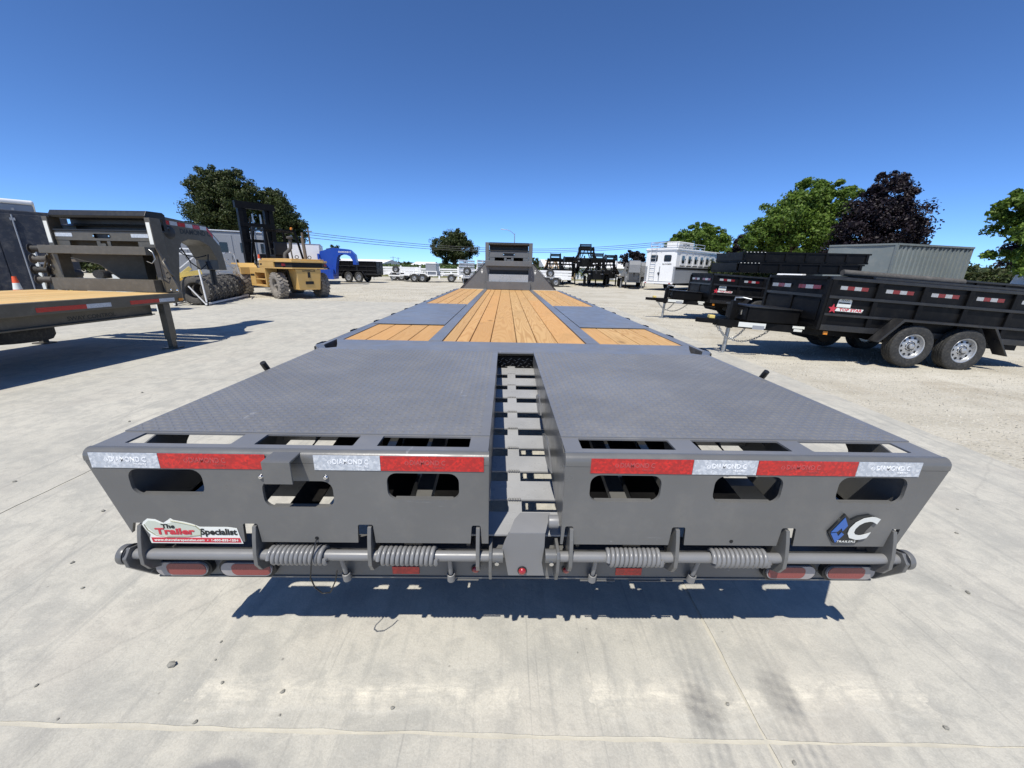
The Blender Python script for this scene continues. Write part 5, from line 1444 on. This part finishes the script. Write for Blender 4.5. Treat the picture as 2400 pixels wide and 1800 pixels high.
# ------------------------------------------------------------------ horse trailer
def horse_trailer():
    t = thing("horse_trailer", "white horse trailer with roof pod, rear ladder and six small side windows", "trailer", (12.5, 28.6, 0), -48)
    t.scale = (1.15, 1.15, 1.13)
    # local: rear face at y=0 looking -y, right side at x=+.. ; body runs to +y
    W, L, z0, z1 = 2.1, 7.6, .50, 2.62
    b = MB()
    b.box(-W, .0, .0, L, 1.55, z1)
    b.build("upper_body", WHITE, t, bevel=.03)
    lo = MB()
    n = 9
    for k in range(n):
        za = z0 + (1.55 - z0) * k / n; zb = z0 + (1.55 - z0) * (k + 1) / n
        lo.box(-W + .004, -.004, .004, L - .004, za + .006, zb - .0)
        lo.box(-W + .012, -.012, .012, L - .012, za, za + .006)
    lo.build("slatted_lower_body", LTGRAY, t)
    box("roof", WHITE, t, -W - .05, .05, -.05, L + .05, z1 + .002, z1 + .10, .03)
    box("drip_rail", ALU, t, -W - .06, .06, -.06, L + .06, z1 - .05, z1 + .001)
    for xa, xb in ((-1.92, -1.08), (-1.02, -.12)):
        d = box("rear_door", WHITE, t, xa, xb, -.022, -.001, .60, 2.52, .01)
        plate("window", GLASSD, d, rrect((xa + xb) / 2 - .22, (xa + xb) / 2 + .22, 1.92, 2.28, .07), [], .012, at(REAR, 0, -.028, 0))
        plate("window_frame", PLAST, d, rrect((xa + xb) / 2 - .245, (xa + xb) / 2 + .245, 1.895, 2.305, .08), [rrect((xa + xb) / 2 - .22, (xa + xb) / 2 + .22, 1.92, 2.28, .07)], .02, at(REAR, 0, -.032, 0))
    lettering(t, "BLOOMER", .13, STICKK, -.58, -.026, 1.72, width=.62, bold=.002)
    MB().box(-1.16, -1.0, -.06, -.024, 1.12, 1.17).box(-1.10, -1.06, -.06, -.024, 1.0, 1.2).build("door_latch", PLAST, t)
    ld = MB()
    for x in (-1.72, -1.36): ld.cyl((x, -.09, .58), (x, -.09, 2.85), .018, n=8)
    for k in range(8): ld.cyl((-1.72, -.09, .75 + k * .27), (-1.36, -.09, .75 + k * .27), .015, n=8)
    ld.build("ladder", ALU, t, smooth=40)
    bm_ = box("rear_bumper", WHITE, t, -W + .02, -.02, -.12, -.002, .44, .56, .02)
    for x in (-1.9, -.2): box("tail_lamp", REDP, t, x - .06, x + .06, -.135, -.121, .47, .53)
    for k in range(6):
        y = .55 + k * .98
        w = box("drop_door", WHITE, t, .002, .022, y, y + .78, 1.66, 2.46, .01)
        plate("window", GLASSD, w, rrect(y + .20, y + .58, 1.80, 2.28, .08), [], .012, Matrix.Translation((.03, 0, 0)) @ Matrix.Rotation(R(90), 4, 'Z') @ REAR)
        box("door_hinge", PLAST, w, .023, .035, y + .05, y + .73, 1.60, 1.64)
        box("door_clasp", PLAST, w, .023, .05, y + .66, y + .72, 2.0, 2.1)
    box("black_band", BLACK2, t, .002, .012, .05, L - .05, 1.40, 1.52)
    pod = box("roof_pod", WHITE, t, -1.0, -.15, .45, 2.7, z1 + .16, z1 + .55, .06)
    text("lettering", "BLOOMER", .22, STICKK, pod, Matrix.Translation((-.148, 1.55, z1 + .35)) @ Matrix.Rotation(R(90), 4, 'Z') @ REAR, bold=.004)
    hr = MB()
    for x in (-1.9, -.1):
        for y in (.1, 1.4, 2.9, 4.4): hr.cyl((x, y, z1 + .1), (x, y, z1 + .48), .02, n=6)
        for z in (.28, .48): hr.cyl((x, .1, z1 + z), (x, 4.4, z1 + z), .02, n=6)
    for z in (.28, .48): hr.cyl((-1.9, .1, z1 + z), (-.1, .1, z1 + z), .02, n=6)
    hr.box(-1.85, -.15, .1, 4.4, z1 + .12, z1 + .15)
    hr.build("hay_rack", ALU, t)
    for y in (3.2, 4.1): wheel(t, (-.12, y, .37), (1, 0, 0), .37, .22, .2, RUB, RIM, n=24)
    for y in (3.2, 4.1): wheel(t, (-W + .12, y, .37), (-1, 0, 0), .37, .22, .2, RUB, RIM, n=24)
    MB().cyl((-W + .3, 3.2, .37), (-.25, 3.2, .37), .05).cyl((-W + .3, 4.1, .37), (-.25, 4.1, .37), .05).box(-1.5, -.6, .3, L - .3, .40, .499).build("running_gear", PLAST, t)
    return t
horse_trailer()

# ------------------------------------------------------------------ generic gooseneck for the far rows
def far_gooseneck(label, loc, rz, pm, L=6.0, hw=1.05, zd=.85, nlabel=None, lm=None, s=.95, deck=True, group=None, sc=1.0):
    t = thing("gooseneck_trailer", label, "trailer", loc, rz, group)
    for sg in (-1, 1):
        x0, x1 = sorted((sg * hw, sg * (hw - .07)))
        box("side_rail", pm, t, x0, x1, -L, 0, zd - .16, zd + .01)
        x0, x1 = sorted((sg * .42, sg * .55))
        box("main_beam", pm, t, x0, x1, -L, -.02, zd - .42, zd - .161)
        lg = box("landing_leg", pm, t, sg * .85 - .05, sg * .85 + .05, -.30, -.20, .04, zd - .161)
        box("leg_foot", pm, lg, sg * .85 - .1, sg * .85 + .1, -.36, -.14, .0, .039)
        for y in (-L * .62, -L * .62 - .95):
            wheel(t, (sg * (hw - .16), y, .37), (sg, 0, 0), .37, .24, .2, RUB, RIM, n=24)
    if deck:
        for a, b in zip(np.linspace(-hw + .072, hw - .072, 9)[:-1], np.linspace(-hw + .072, hw - .072, 9)[1:]):
            box("plank", WOOD2 if pm is not BLACK else POLE, t, a + .005, b - .005, -L, -.03, zd - .03, zd + .005)
    sgn = 1
    pw = .09
    for sg in (-1, 1):
        x0, x1 = sorted((sg * .62, sg * .53))
        box("headboard_post", pm, t, x0, x1, .01, .14, zd - .02, zd + 1.10)
        MB().prism([(sg * .63, zd), (sg * (hw), zd), (sg * .63, zd + .62)], 'y', .0, .015).build("wing_plate", pm, t)
    box("headboard_beam", pm, t, -.70, .70, -.10, .005, zd + .55, zd + .68)
    box("skirt", pm, t, -.70, .70, -.08, .005, zd + .012, zd + .22)
    box("cross_plate", pm, t, -.53, .53, .02, .05, zd + .80, zd + 1.08)
    neck(t, pm, .145, .50 if nlabel else .42, zd, s, label=nlabel, lm=lm, plates=bool(nlabel) or pm is MIDGRAY)
    tr_ = MB()
    for sg in (-1, 1):
        tr_.beam((sg * .45, .30, zd - .10), (sg * .10, .55, zd + .80), .05, .05).beam((sg * .45, .95, zd + .82), (sg * .45, .20, zd + .05), .04, .04)
    tr_.build("neck_brace", pm, t)
    if nlabel:
        box("front_box", pm, t, -hw * .8, hw * .8, .16, 1.0, zd - .62, zd + .06)
    if not nlabel:
        box("front_box", pm, t, -.62, .62, .20, .75, zd - .45, zd + .20)
        box("box_lid", MIDGRAY, t, -.63, .63, .19, .76, zd + .202, zd + .23)
        for sg in (-1, 1):
            box("reflective_tape", TAPEW, t, sg * .45 - .08, sg * .45 + .08, .752, .755, zd - .05, zd)
            MB().prism([(-1.6, zd), (.0, zd + 1.0), (.0, zd + .86), (-1.35, zd)], 'x', sg * .62 - .03, sg * .62 + .03).build("side_brace", pm, t)
    t.scale = (sc, sc, sc)
    return t

# blue gooseneck, its neck arching to the right
far_gooseneck("bright blue gooseneck trailer with arched neck beyond the forklift", (-13.5, 28.3, 0), -78, BLUE, L=7.0, hw=1.2, nlabel="DIAMOND C", lm=STICKW, s=1.18, zd=.98)
bt = dump_trailer("tall black dump trailer with spare wheel behind the blue gooseneck", (-12.4, 32.6, 0), rz=0, tilt=0, detail=False)
bt.scale = (1.0, 1.15, 1.32)
wheel(bt, (-2.0, -.80, .95), (0, -1, 0), .30, .18, .15, RUB, RIM, n=24, name="spare_wheel")

# black and grey goosenecks on the right of the headboard, necks towards the yard
far_gooseneck("black gooseneck trailer carrying pale timber trestles, behind the small white trailer", (4.45, 36.6, 0), 176, BLACK, L=8.0, zd=1.15, s=1.15, sc=1.06)
far_gooseneck("tall black gooseneck trailer, lower one of the stacked pair", (7.75, 33.6, 0), 168, BLACK, L=8.0, zd=1.0, s=1.15, sc=1.12, group="stacked black goosenecks")
b2 = far_gooseneck("black gooseneck trailer stacked on top of another black gooseneck", (7.05, 35.0, 1.22), 166, BLACK, L=7.0, zd=.85, s=.98, sc=1.1, group="stacked black goosenecks")
far_gooseneck("grey gooseneck trailer with square steel front between black trailers and the horse trailer", (10.5, 32.2, 0), 166, MIDGRAY, L=7.0, zd=.95, s=.98)
far_gooseneck("black gooseneck trailer squeezed between the stacked pair and the grey one", (9.35, 36.2, 0), 174, BLACK, L=8.0, zd=1.1, s=1.1, sc=1.1)
far_gooseneck("black gooseneck trailer between the timber trestles and the stacked pair", (6.0, 39.0, 0), 178, BLACK, L=7.0, zd=1.1, s=1.0, sc=1.1)
far_gooseneck("grey gooseneck trailer closest to the rear of the horse trailer", (11.9, 35.4, 0), 170, MIDGRAY, L=6.0, zd=.95, s=.95)
# timber trestles carried on the black trailer
for k, (x, lab) in enumerate(((4.0, "left"), (4.75, "right"))):
    t = thing("timber_trestle", "pale timber trestle standing on the black gooseneck deck, %s one of two" % lab, "trestle", (x, 38.0, 1.16), 8, "trestles on the black trailer")
    MB().beam((-.42, 0, .01), (-.08, 0, 1.0), .10, .09).build("leg", PALEW, t)
    MB().beam((.42, 0, .01), (.08, 0, 1.0), .10, .09).build("leg", PALEW, t)
    MB().beam((0, -.1, .02), (0, .0, .95), .10, .09).build("leg", PALEW, t)
    box("top_beam", PALEW, t, -.28, .28, -.08, .08, 1.0, 1.10)

# ------------------------------------------------------------------ small white trailers beyond the headboard
def utility(label, loc, rz, kind, group="white utility trailers along the fence"):
    t = thing("utility_trailer", label, "trailer", loc, rz, group)
    t.scale = (1.12, 1.12, 1.12)
    m = WHITE
    box("deck", m, t, -1.5, 1.5, -.8, .8, .50, .58)
    for s in (-1, 1):
        ya, yb = sorted((s * .80, s * .76))
        if kind in (0, 1):
            box("top_rail", m, t, -1.5, 1.5, ya, yb, .84, .90)
            for k in range(5):
                x = -1.47 + k * .735
                box("side_post", m, t, x - .03, x + .03, ya, yb, .58, .84)
        for x in ((-.3, .35) if kind != 0 else (.05,)):
            wheel(t, (x, s * .90, .33), (0, s, 0), .33, .19, .17, RUB, RIM, n=20)
        ya, yb = sorted((s * .79, s * 1.02))
        MB().prism([(-.75, .45), (-.55, .70), (.65, .70), (.85, .45), (.82, .45), (.63, .67), (-.53, .67), (-.72, .45)], 'y', ya, yb).build("fender", m, t)
    MB().beam((-1.5, -.5, .46), (-2.6, 0, .46), .07, .09).beam((-1.5, .5, .46), (-2.6, 0, .46), .07, .09).build("tongue", m, t)
    MB().cyl((-2.35, 0, .0), (-2.35, 0, .75), .03, n=8).build("jack", GALV, t)
    if kind == 0:
        for k in range(5): box("gate_slat", m, t, 1.46, 1.50, -.78, .78, .60 + k * .16, .70 + k * .16)
    if kind == 1:
        box("front_box", LTGRAY, t, .6, 1.45, -.72, .72, .58, 1.45, .03)
        box("box_lid", m, t, .57, 1.48, -.75, .75, 1.452, 1.52, .02)
    if kind == 2:
        for k in range(6): box("side_slat", m, t, -1.5, 1.5, -.80, -.77, .62 + k * .21, .77 + k * .21)
        for k in range(6): box("side_slat", m, t, -1.5, 1.5, .77, .80, .62 + k * .21, .77 + k * .21)
        for k in range(4): box("side_post", m, t, -1.48 + k * .97, -1.42 + k * .97, -.83, -.801, .58, 1.86)
        wheel(t, (-1.62, 0, .95), (-1, 0, 0), .33, .18, .17, RUB, RIM, n=20, name="spare_wheel")
    if kind == 3:
        for s in (-1, 1):
            ya, yb = sorted((s * .80, s * .77))
            for k in range(3): box("side_slat", m, t, -1.5, 1.5, ya, yb, .60 + k * .20, .76 + k * .20)
        wheel(t, (-.1, -.93, .95), (0, -1, 0), .30, .18, .15, RUB, RIM, n=20, name="spare_wheel")
    return t
utility("lowest white utility trailer, nearest the black dump trailer", (-10.6, 39.0, 0), 0, 3)
utility("white utility trailer with grey front box before the rail fence", (-8.0, 36.2, 0), 0, 1)
utility("white flat utility trailer left of the slat sided one", (-5.3, 37.4, 0), 5, 0)
utility("tall white slat sided trailer with spare wheel, left of the grey headboard", (-2.9, 36.6, 0), 70, 2)
utility("white slatted trailer with spare wheel, right of the grey headboard", (3.7, 32.9, 0), 0, 3)

# ------------------------------------------------------------------ white rail fence
fn = thing("rail_fence", "white two rail fence running behind the utility trailers", "fence", (0, 0, 0))
fx = np.linspace(-12.3, 1.0, 7)
for k, x in enumerate(fx):
    box("post", WHITE, fn, x - .09, x + .09, 45.9, 46.08, 0, 1.42, .01)
for a, b in zip(fx[:-1], fx[1:]):
    for z in (.55, 1.02): box("rail", WHITE, fn, a + .092, b - .092, 45.96, 46.02, z, z + .17)

# ------------------------------------------------------------------ grey green container on the right
gc = thing("shipping_container", "grey green corrugated container under the purple tree", "container", (16.6, 16.1, 0), 14)
def corrugated(name, parent, m, p0, p1, z0, z1, pitch=.28, dep=.036):
    p0 = Vector(p0); p1 = Vector(p1); d = (p1 - p0); L = d.length; d.normalize(); nn = Vector((d.y, -d.x, 0))
    pts = []; u = 0
    while u < L:
        for f, o in ((0, 0), (.25, 0), (.40, 1), (.75, 1), (.90, 0)):
            if u + f * pitch < L: pts.append(p0 + d * (u + f * pitch) - nn * (dep * o))
        u += pitch
    pts.append(p1)
    vs = [(p.x, p.y, z0) for p in pts] + [(p.x, p.y, z1) for p in pts]
    n = len(pts)
    MB().add(vs, [(i, i + 1, n + i + 1, n + i) for i in range(n - 1)]).build(name, m, parent)
corrugated("side_wall", gc, CONT, (0, 0, 0), (4.9, 0, 0), .15, 2.70)
corrugated("end_wall", gc, CONT, (-.75, 2.3, 0), (0, 0, 0), .15, 2.70, pitch=2.6, dep=.02)
MB().prism([(0.02, .0), (4.9, .0), (4.2, 2.3), (-.74, 2.3)], 'z', 2.72, 2.76).build("roof", CONT, gc)
MB().box(0, 4.9, -.03, .03, 2.70, 2.775).build("top_rail", CONT, gc)
box("bottom_rail", CONT, gc, 0, 4.9, -.03, .03, .05, .15)
MB().beam((0, 0, 2.738), (-.75, 2.3, 2.738), .06, .07).build("end_rail", CONT, gc)
for k in range(11): box("vent_cap", DARK, gc, .15 + k * .42, .27 + k * .42, -.034, -.0305, 2.66, 2.70)
box("corner_post", CONT, gc, -.05, .05, -.04, .05, 0, 2.70)

# ------------------------------------------------------------------ white pickup under the trees
def pickup(label, loc, rz):
    t = thing("pickup_truck", label, "truck", loc, rz)
    MB().prism([(-2.6, .45), (2.7, .45), (2.75, .75), (2.6, 1.0), (1.2, 1.08), (.6, 1.68), (-.7, 1.72), (-1.0, 1.10), (-2.6, 1.10)], 'y', -.92, .92).build("body", WHITE, t, bevel=.05)
    for s in (-1, 1):
        y0, y1 = sorted((s * .921, s * .93))
        MB().prism([(-.62, 1.14), (1.0, 1.12), (.55, 1.58), (-.58, 1.62)], 'y', y0, y1).build("side_window", GLASSD, t)
        for x in (-1.6, 1.75): wheel(t, (x, s * .86, .38), (0, s, 0), .38, .24, .22, RUB, RIM, n=24)
    return t
pickup("white pickup truck half hidden under the green tree at right", (17.2, 22.0, 0), 5)
pickup("white pickup truck under the tree at the right edge", (20.6, 13.4, 0), 10)
# ------------------------------------------------------------------ trees
def tree(name, label, base, h, crown, leaf_m, nclump, per, leaf, seed, cat="tree", group=None, up=0.25, droop=0.0, clump_r=0.22, trunk_r=0.22, bottom=None):
    """crown: list of ellipsoids (dx, dy, z, rx, ry, rz) around the base"""
    g = np.random.default_rng(seed)
    t = thing(name, label, cat, base, 0, group)
    vol = np.array([c[3] * c[4] * c[5] for c in crown]) ** .67
    cnt = np.maximum(1, (1.3 * nclump * vol / vol.sum()).astype(int))
    centers = []; radii = []
    for c, n in zip(crown, cnt):
        d = g.normal(size=(n, 3)); d /= np.linalg.norm(d, axis=1)[:, None]
        rr = (0.50 + 0.50 * g.random(n) ** .45) * (0.86 + .22 * np.sin(d[:, 0] * 5 + seed) * np.sin(d[:, 2] * 4 + d[:, 1] * 3))
        p = d * rr[:, None] * np.array(c[3:6]) + np.array(c[0:3])
        centers.append(p); radii.append(np.full(n, (c[3] + c[5]) / 2 * clump_r) * g.uniform(.6, 1.3, n))
    P = np.concatenate(centers); Q = np.concatenate(radii)
    keep = P[:, 2] > (bottom if bottom is not None else .8)
    P = P[keep]; Q = Q[keep]
    per = int(per * 2.1)
    n = len(P) * per
    ci = np.repeat(np.arange(len(P)), per)
    d = g.normal(size=(n, 3)); d /= np.linalg.norm(d, axis=1)[:, None]
    r = g.random(n) ** .55
    pos = P[ci] + d * (r * Q[ci])[:, None] * np.array([1, 1, .72])
    pos[:, 2] -= droop * r * Q[ci]
    nrm = d * .8 + g.normal(size=(n, 3)) * .55 + np.array([0, 0, up])
    nrm /= np.linalg.norm(nrm, axis=1)[:, None]
    a = np.cross(nrm, g.normal(size=(n, 3))); a /= np.linalg.norm(a, axis=1)[:, None]
    b = np.cross(nrm, a)
    s = leaf * .66 * g.uniform(.6, 1.35, n)[:, None]
    v = np.stack([pos - a * s, pos - b * s * .55 + nrm * s * .12, pos + a * s, pos + b * s * .55 + nrm * s * .12], axis=1).reshape(-1, 3)
    me = bpy.data.meshes.new("crown")
    me.vertices.add(n * 4); me.vertices.foreach_set("co", v.ravel().astype(np.float32))
    me.loops.add(n * 4); me.loops.foreach_set("vertex_index", np.arange(n * 4, dtype=np.int32))
    me.polygons.add(n); me.polygons.foreach_set("loop_start", np.arange(0, n * 4, 4, dtype=np.int32))
    me.update(); me.validate()
    me.materials.append(leaf_m)
    link("crown", me, t)
    tb = MB()
    c0 = crown[0]
    top = Vector((c0[0] * .6, c0[1] * .6, c0[2]))
    tb.tube([(0, 0, -.1), (jit(.1), jit(.1), h * .18), (top.x * .5 + jit(.15), top.y * .5, h * .36), (top.x, top.y, h * .62)], [trunk_r * 1.25, trunk_r, trunk_r * .8, trunk_r * .35], 9)
    idx = g.choice(len(P), size=min(22, len(P)), replace=False)
    for i in idx:
        q = Vector(P[i]); st = Vector((top.x * .5, top.y * .5, h * float(g.uniform(.22, .5))))
        m_ = st.lerp(q, .5) + Vector((jit(.3), jit(.3), .25))
        tb.tube([st, m_, q], [trunk_r * .42, trunk_r * .25, trunk_r * .07], 6)
    tb.build("trunk", BARK, t, smooth=60)
    return t

tree("evergreen_tree", "big dark olive tree rising behind the forklift mast", (-27.7, 40.6, 0), 10.4,
     [(-.3, 0, 6.3, 3.2, 3.0, 3.5), (-1.7, 0, 4.9, 2.2, 2.2, 3.0), (1.2, 0, 7.6, 2.0, 2.0, 2.5), (-.6, -.4, 8.3, 1.9, 1.9, 1.9)], LEAFD, 420, 58, .15, 3, group="trees beyond the yard", trunk_r=.3)
tree("evergreen_tree", "darker olive tree adjoining the big one on its right", (-24.2, 42.6, 0), 8.6,
     [(.2, 0, 5.6, 2.2, 2.2, 2.9), (1.2, 0, 4.4, 1.9, 1.9, 2.2), (-.6, 0, 6.8, 1.6, 1.6, 1.9)], LEAFD, 300, 58, .15, 4, group="trees beyond the yard", trunk_r=.28)
tree("evergreen_tree", "low olive tree peeping over the bronze trailer neck", (-31.5, 37.5, 0), 4.8, [(0, 0, 3.6, 2.6, 2.4, 1.5)], LEAFD, 70, 60, .15, 5, group="trees beyond the yard")
tree("oak_tree", "rounded dark green oak standing alone left of the grey headboard", (-10.2, 78.2, 0), 8.4,
     [(0, 0, 5.0, 4.4, 4.0, 2.9), (-1.6, 0, 4.2, 2.8, 2.8, 2.6), (1.9, 0, 4.5, 2.6, 2.6, 2.5), (.2, 0, 6.6, 2.6, 2.6, 1.8)], LEAFD, 230, 60, .21, 6, group="trees beyond the yard", trunk_r=.4, bottom=1.2)
tree("locust_tree", "smaller fresh green tree behind the white horse trailer", (20.6, 42.4, 0), 6.8,
     [(0, 0, 4.3, 3.3, 3.0, 2.2), (-1.6, 0, 4.7, 1.7, 1.7, 1.5), (1.7, 0, 4.6, 1.8, 1.8, 1.6), (.2, 0, 5.6, 1.5, 1.5, 1.2)], LEAFG, 150, 60, .17, 7, group="trees beyond the yard", droop=.3)
tree("locust_tree", "largest fresh green tree rising above the stacked black beds", (20.9, 28.2, 0), 8.6,
     [(-.2, 0, 4.9, 3.3, 3.0, 2.6), (1.0, 0, 6.7, 2.1, 2.0, 1.7), (-1.9, 0, 4.6, 1.8, 1.8, 1.7), (2.3, .3, 5.6, 1.8, 1.8, 1.6), (0, -.6, 3.4, 2.6, 2.2, 1.5), (1.9, .2, 6.7, 1.5, 1.4, 1.3), (-2.6, 0, 3.6, 1.6, 1.6, 1.5), (2.4, 0, 3.6, 1.8, 1.6, 1.5)], LEAFG, 300, 64, .155, 8, group="trees beyond the yard", droop=.35, trunk_r=.28, bottom=1.6)
tree("plum_tree", "tall purple leaved tree above the grey green container", (22.0, 23.2, 0), 7.6,
     [(0, 0, 4.1, 2.4, 2.2, 2.5), (.1, 0, 5.8, 1.5, 1.5, 1.5), (-1.0, 0, 3.4, 1.7, 1.7, 2.0), (1.1, 0, 3.6, 1.7, 1.7, 2.0), (-.3, 0, 6.6, .8, .8, .9)], LEAFP, 340, 55, .115, 9, group="trees beyond the yard", up=.5, trunk_r=.2)
tree("plum_tree", "small purple leaved tree between the two green trees", (25.2, 42.4, 0), 5.6, [(0, 0, 3.6, 1.4, 1.3, 1.9), (.1, 0, 4.6, .9, .9, 1.0)], LEAFP, 90, 50, .16, 10, group="trees beyond the yard", up=.5)
tree("plum_tree", "purple leaved shrub tree under the green tree at the right edge", (26.5, 18.5, 0), 4.4, [(0, 0, 2.9, 1.7, 1.5, 1.5)], LEAFP, 90, 50, .13, 15, group="trees beyond the yard", up=.5)
tree("locust_tree", "fresh green tree reaching in at the right edge of the yard", (20.6, 13.2, 0), 5.6,
     [(-.2, 0, 3.7, 2.5, 2.2, 1.7), (-1.9, .2, 3.8, 1.3, 1.2, 1.0), (.4, 0, 4.6, 1.8, 1.6, 1.2), (-1.5, 0, 2.7, 1.7, 1.5, 1.1), (.3, 0, 2.4, 1.8, 1.6, 1.2)], LEAFG, 260, 60, .125, 11, group="trees beyond the yard", droop=.4, bottom=1.7)
tree("plum_tree", "dark low tree left of the white horse trailer", (18.0, 56.0, 0), 4.2, [(0, 0, 2.7, 2.0, 1.8, 1.5)], LEAFP, 60, 50, .18, 12, group="trees beyond the yard")
tree("oak_tree", "tiny far tree just right of the grey headboard", (5.0, 70, 0), 3.2, [(0, 0, 2.2, 1.3, 1.2, 1.1)], LEAFD, 40, 40, .16, 13, group="trees beyond the yard")
tree("oak_tree", "small pale tree above the blue gooseneck tail", (-24.5, 57, 0), 4.0, [(0, 0, 2.9, 1.0, 1.0, 1.3)], LEAFD, 40, 40, .13, 14, group="trees beyond the yard")

# vine rows beyond the fence and dark hedge at the right: one mass of leaves each
def leaf_strip(name, label, x0, x1, y0, y1, zmax, n, leaf, m, cat, seed, rows=1):
    g = np.random.default_rng(seed)
    x = g.uniform(x0, x1, n)
    if rows > 1: y = y0 + (y1 - y0) * (g.integers(0, rows, n) / (rows - 1)) + g.normal(0, .25, n)
    else: y = g.uniform(y0, y1, n)
    top = zmax * (.86 + .14 * np.sin(x * 1.7 + np.floor(y)) * np.sin(x * .61 + 1))
    z = top * g.random(n) ** .6
    pos = np.stack([x, y, z], 1)
    nr = g.normal(size=(n, 3)) + np.array([0, -.4, .5]); nr /= np.linalg.norm(nr, axis=1)[:, None]
    a = np.cross(nr, g.normal(size=(n, 3))); a /= np.linalg.norm(a, axis=1)[:, None]; b = np.cross(nr, a)
    s = leaf * g.uniform(.6, 1.4, n)[:, None]
    v = np.stack([pos - a * s, pos - b * s * .6, pos + a * s, pos + b * s * .6], 1).reshape(-1, 3)
    me = bpy.data.meshes.new(name)
    me.vertices.add(n * 4); me.vertices.foreach_set("co", v.ravel().astype(np.float32))
    me.loops.add(n * 4); me.loops.foreach_set("vertex_index", np.arange(n * 4, dtype=np.int32))
    me.polygons.add(n); me.polygons.foreach_set("loop_start", np.arange(0, n * 4, 4, dtype=np.int32))
    me.update(); me.validate(); me.materials.append(m)
    return tag(link(name, me), label, cat, kind="stuff")
leaf_strip("vine_rows", "green vine rows in the field beyond the fence", -60, 14, 60, 82, 1.75, 26000, .17, LEAFV, "vines", 21, rows=7)
leaf_strip("far_tree_line", "thin dark tree line on the horizon", -160, 160, 215, 235, 3.4, 16000, .9, LEAFD, "trees", 22)
leaf_strip("hedge", "dark hedge under the trees behind the black trailers", 17, 44, 30, 36, 2.6, 26000, .15, LEAFD, "hedge", 23)
leaf_strip("hedge", "green hedge behind the bronze trailer and containers", -48, -28, 40, 43, 2.3, 9000, .18, LEAFD, "hedge", 24)

# ------------------------------------------------------------------ poles, wires, street lamp, far buildings
def upole(label, loc, h, arm=1.2, lean=(0, 0)):
    t = thing("utility_pole", label, "pole", loc, 0, "utility poles")
    MB().cyl((0, 0, 0), (lean[0], lean[1], h), .15, .10, n=10).build("pole", POLE, t, smooth=40)
    MB().beam((lean[0] - arm, lean[1], h - .45), (lean[0] + arm, lean[1], h - .45), .09, .11).build("crossarm", POLE, t)
    return t
upole("leaning timber utility pole between forklift exhaust and blue gooseneck", (-25.75, 53.2, 0), 5.9, .5, (-.25, 0))
upole("distant utility pole left of the lone oak", (-53.6, 191.7, 0), 5.6, 1.4)
upole("second distant utility pole nearer the lone oak", (-51.4, 192.2, 0), 5.3, 1.0)
upole("utility pole hidden in the green tree behind the horse trailer", (26.5, 53.0, 0), 6.6, .8)
wires = [("upper", 5.55, 4.15, 4.35, 6.0), ("middle", 5.28, 3.88, 4.10, 5.75), ("lower", 4.90, 3.62, 3.86, 5.45)]
for nm, za, zb, zc_, zd_ in wires:
    ctrl = [(-36, 50, za + .55), (-26.0, 53.1, za), (-11.5, 57.9, zb), (5.8, 58.7, zc_), (26.5, 53.0, zd_)]
    A = np.array(ctrl); xs_ = np.linspace(-36, 26.5, 50)
    cy = np.interp(xs_, A[:, 0], A[:, 1])
    co = np.polyfit(A[:, 0], A[:, 2], 3)
    pts = [(x, y, float(np.polyval(co, x))) for x, y in zip(xs_, cy)]
    o = MB().tube(pts, .032, 5).build("overhead_wire", WIRE, smooth=60)
    tag(o, "%s overhead wire sagging across the sky behind the headboard" % nm, "wire", "overhead wires")
sl_t = thing("street_lamp", "slim grey street lamp arm above the grey headboard", "street lamp", (1.45, 74, 0))
MB().cyl((0, 0, 0), (-.02, 0, 7.5), .11, .07, n=10).build("pole", GALV, sl_t)
MB().tube([(-.02, 0, 7.3), (-.7, 0, 7.85), (-1.4, 0, 8.1), (-2.1, 0, 8.15)], .045, 8).build("arm", GALV, sl_t, smooth=60)
box("lamp_head", GALV, sl_t, -2.6, -2.0, -.14, .14, 8.1, 8.2, .03)

def warehouse(label, x0, x1, y, h, depth=30):
    t = thing("warehouse", label, "building", (x0, y, 0))
    L = x1 - x0
    box("wall", WALLW, t, 0, L, 0, depth, 0, h)
    MB().prism([(-.4, h), (depth / 2, h + 1.2), (depth + .4, h)], 'x', -.3, L + .3).build("roof", WALLW, t)
    for k in range(int(L / 6)):
        box("door", LTGRAY, t, 2 + k * 6, 4.5 + k * 6, -.05, -.001, 0, min(h - .3, 2.0))
    return t
warehouse("long low white warehouse behind the blue gooseneck", -52, -31.8, 101, 1.75, 20)
warehouse("far white warehouse roof above the vine rows", -34.5, -27.5, 146, 1.9, 20)
warehouse("tan block building seen between the black trailers", 6.0, 19.0, 60, 1.75, 14).children[0].data.materials[0] = PALEW
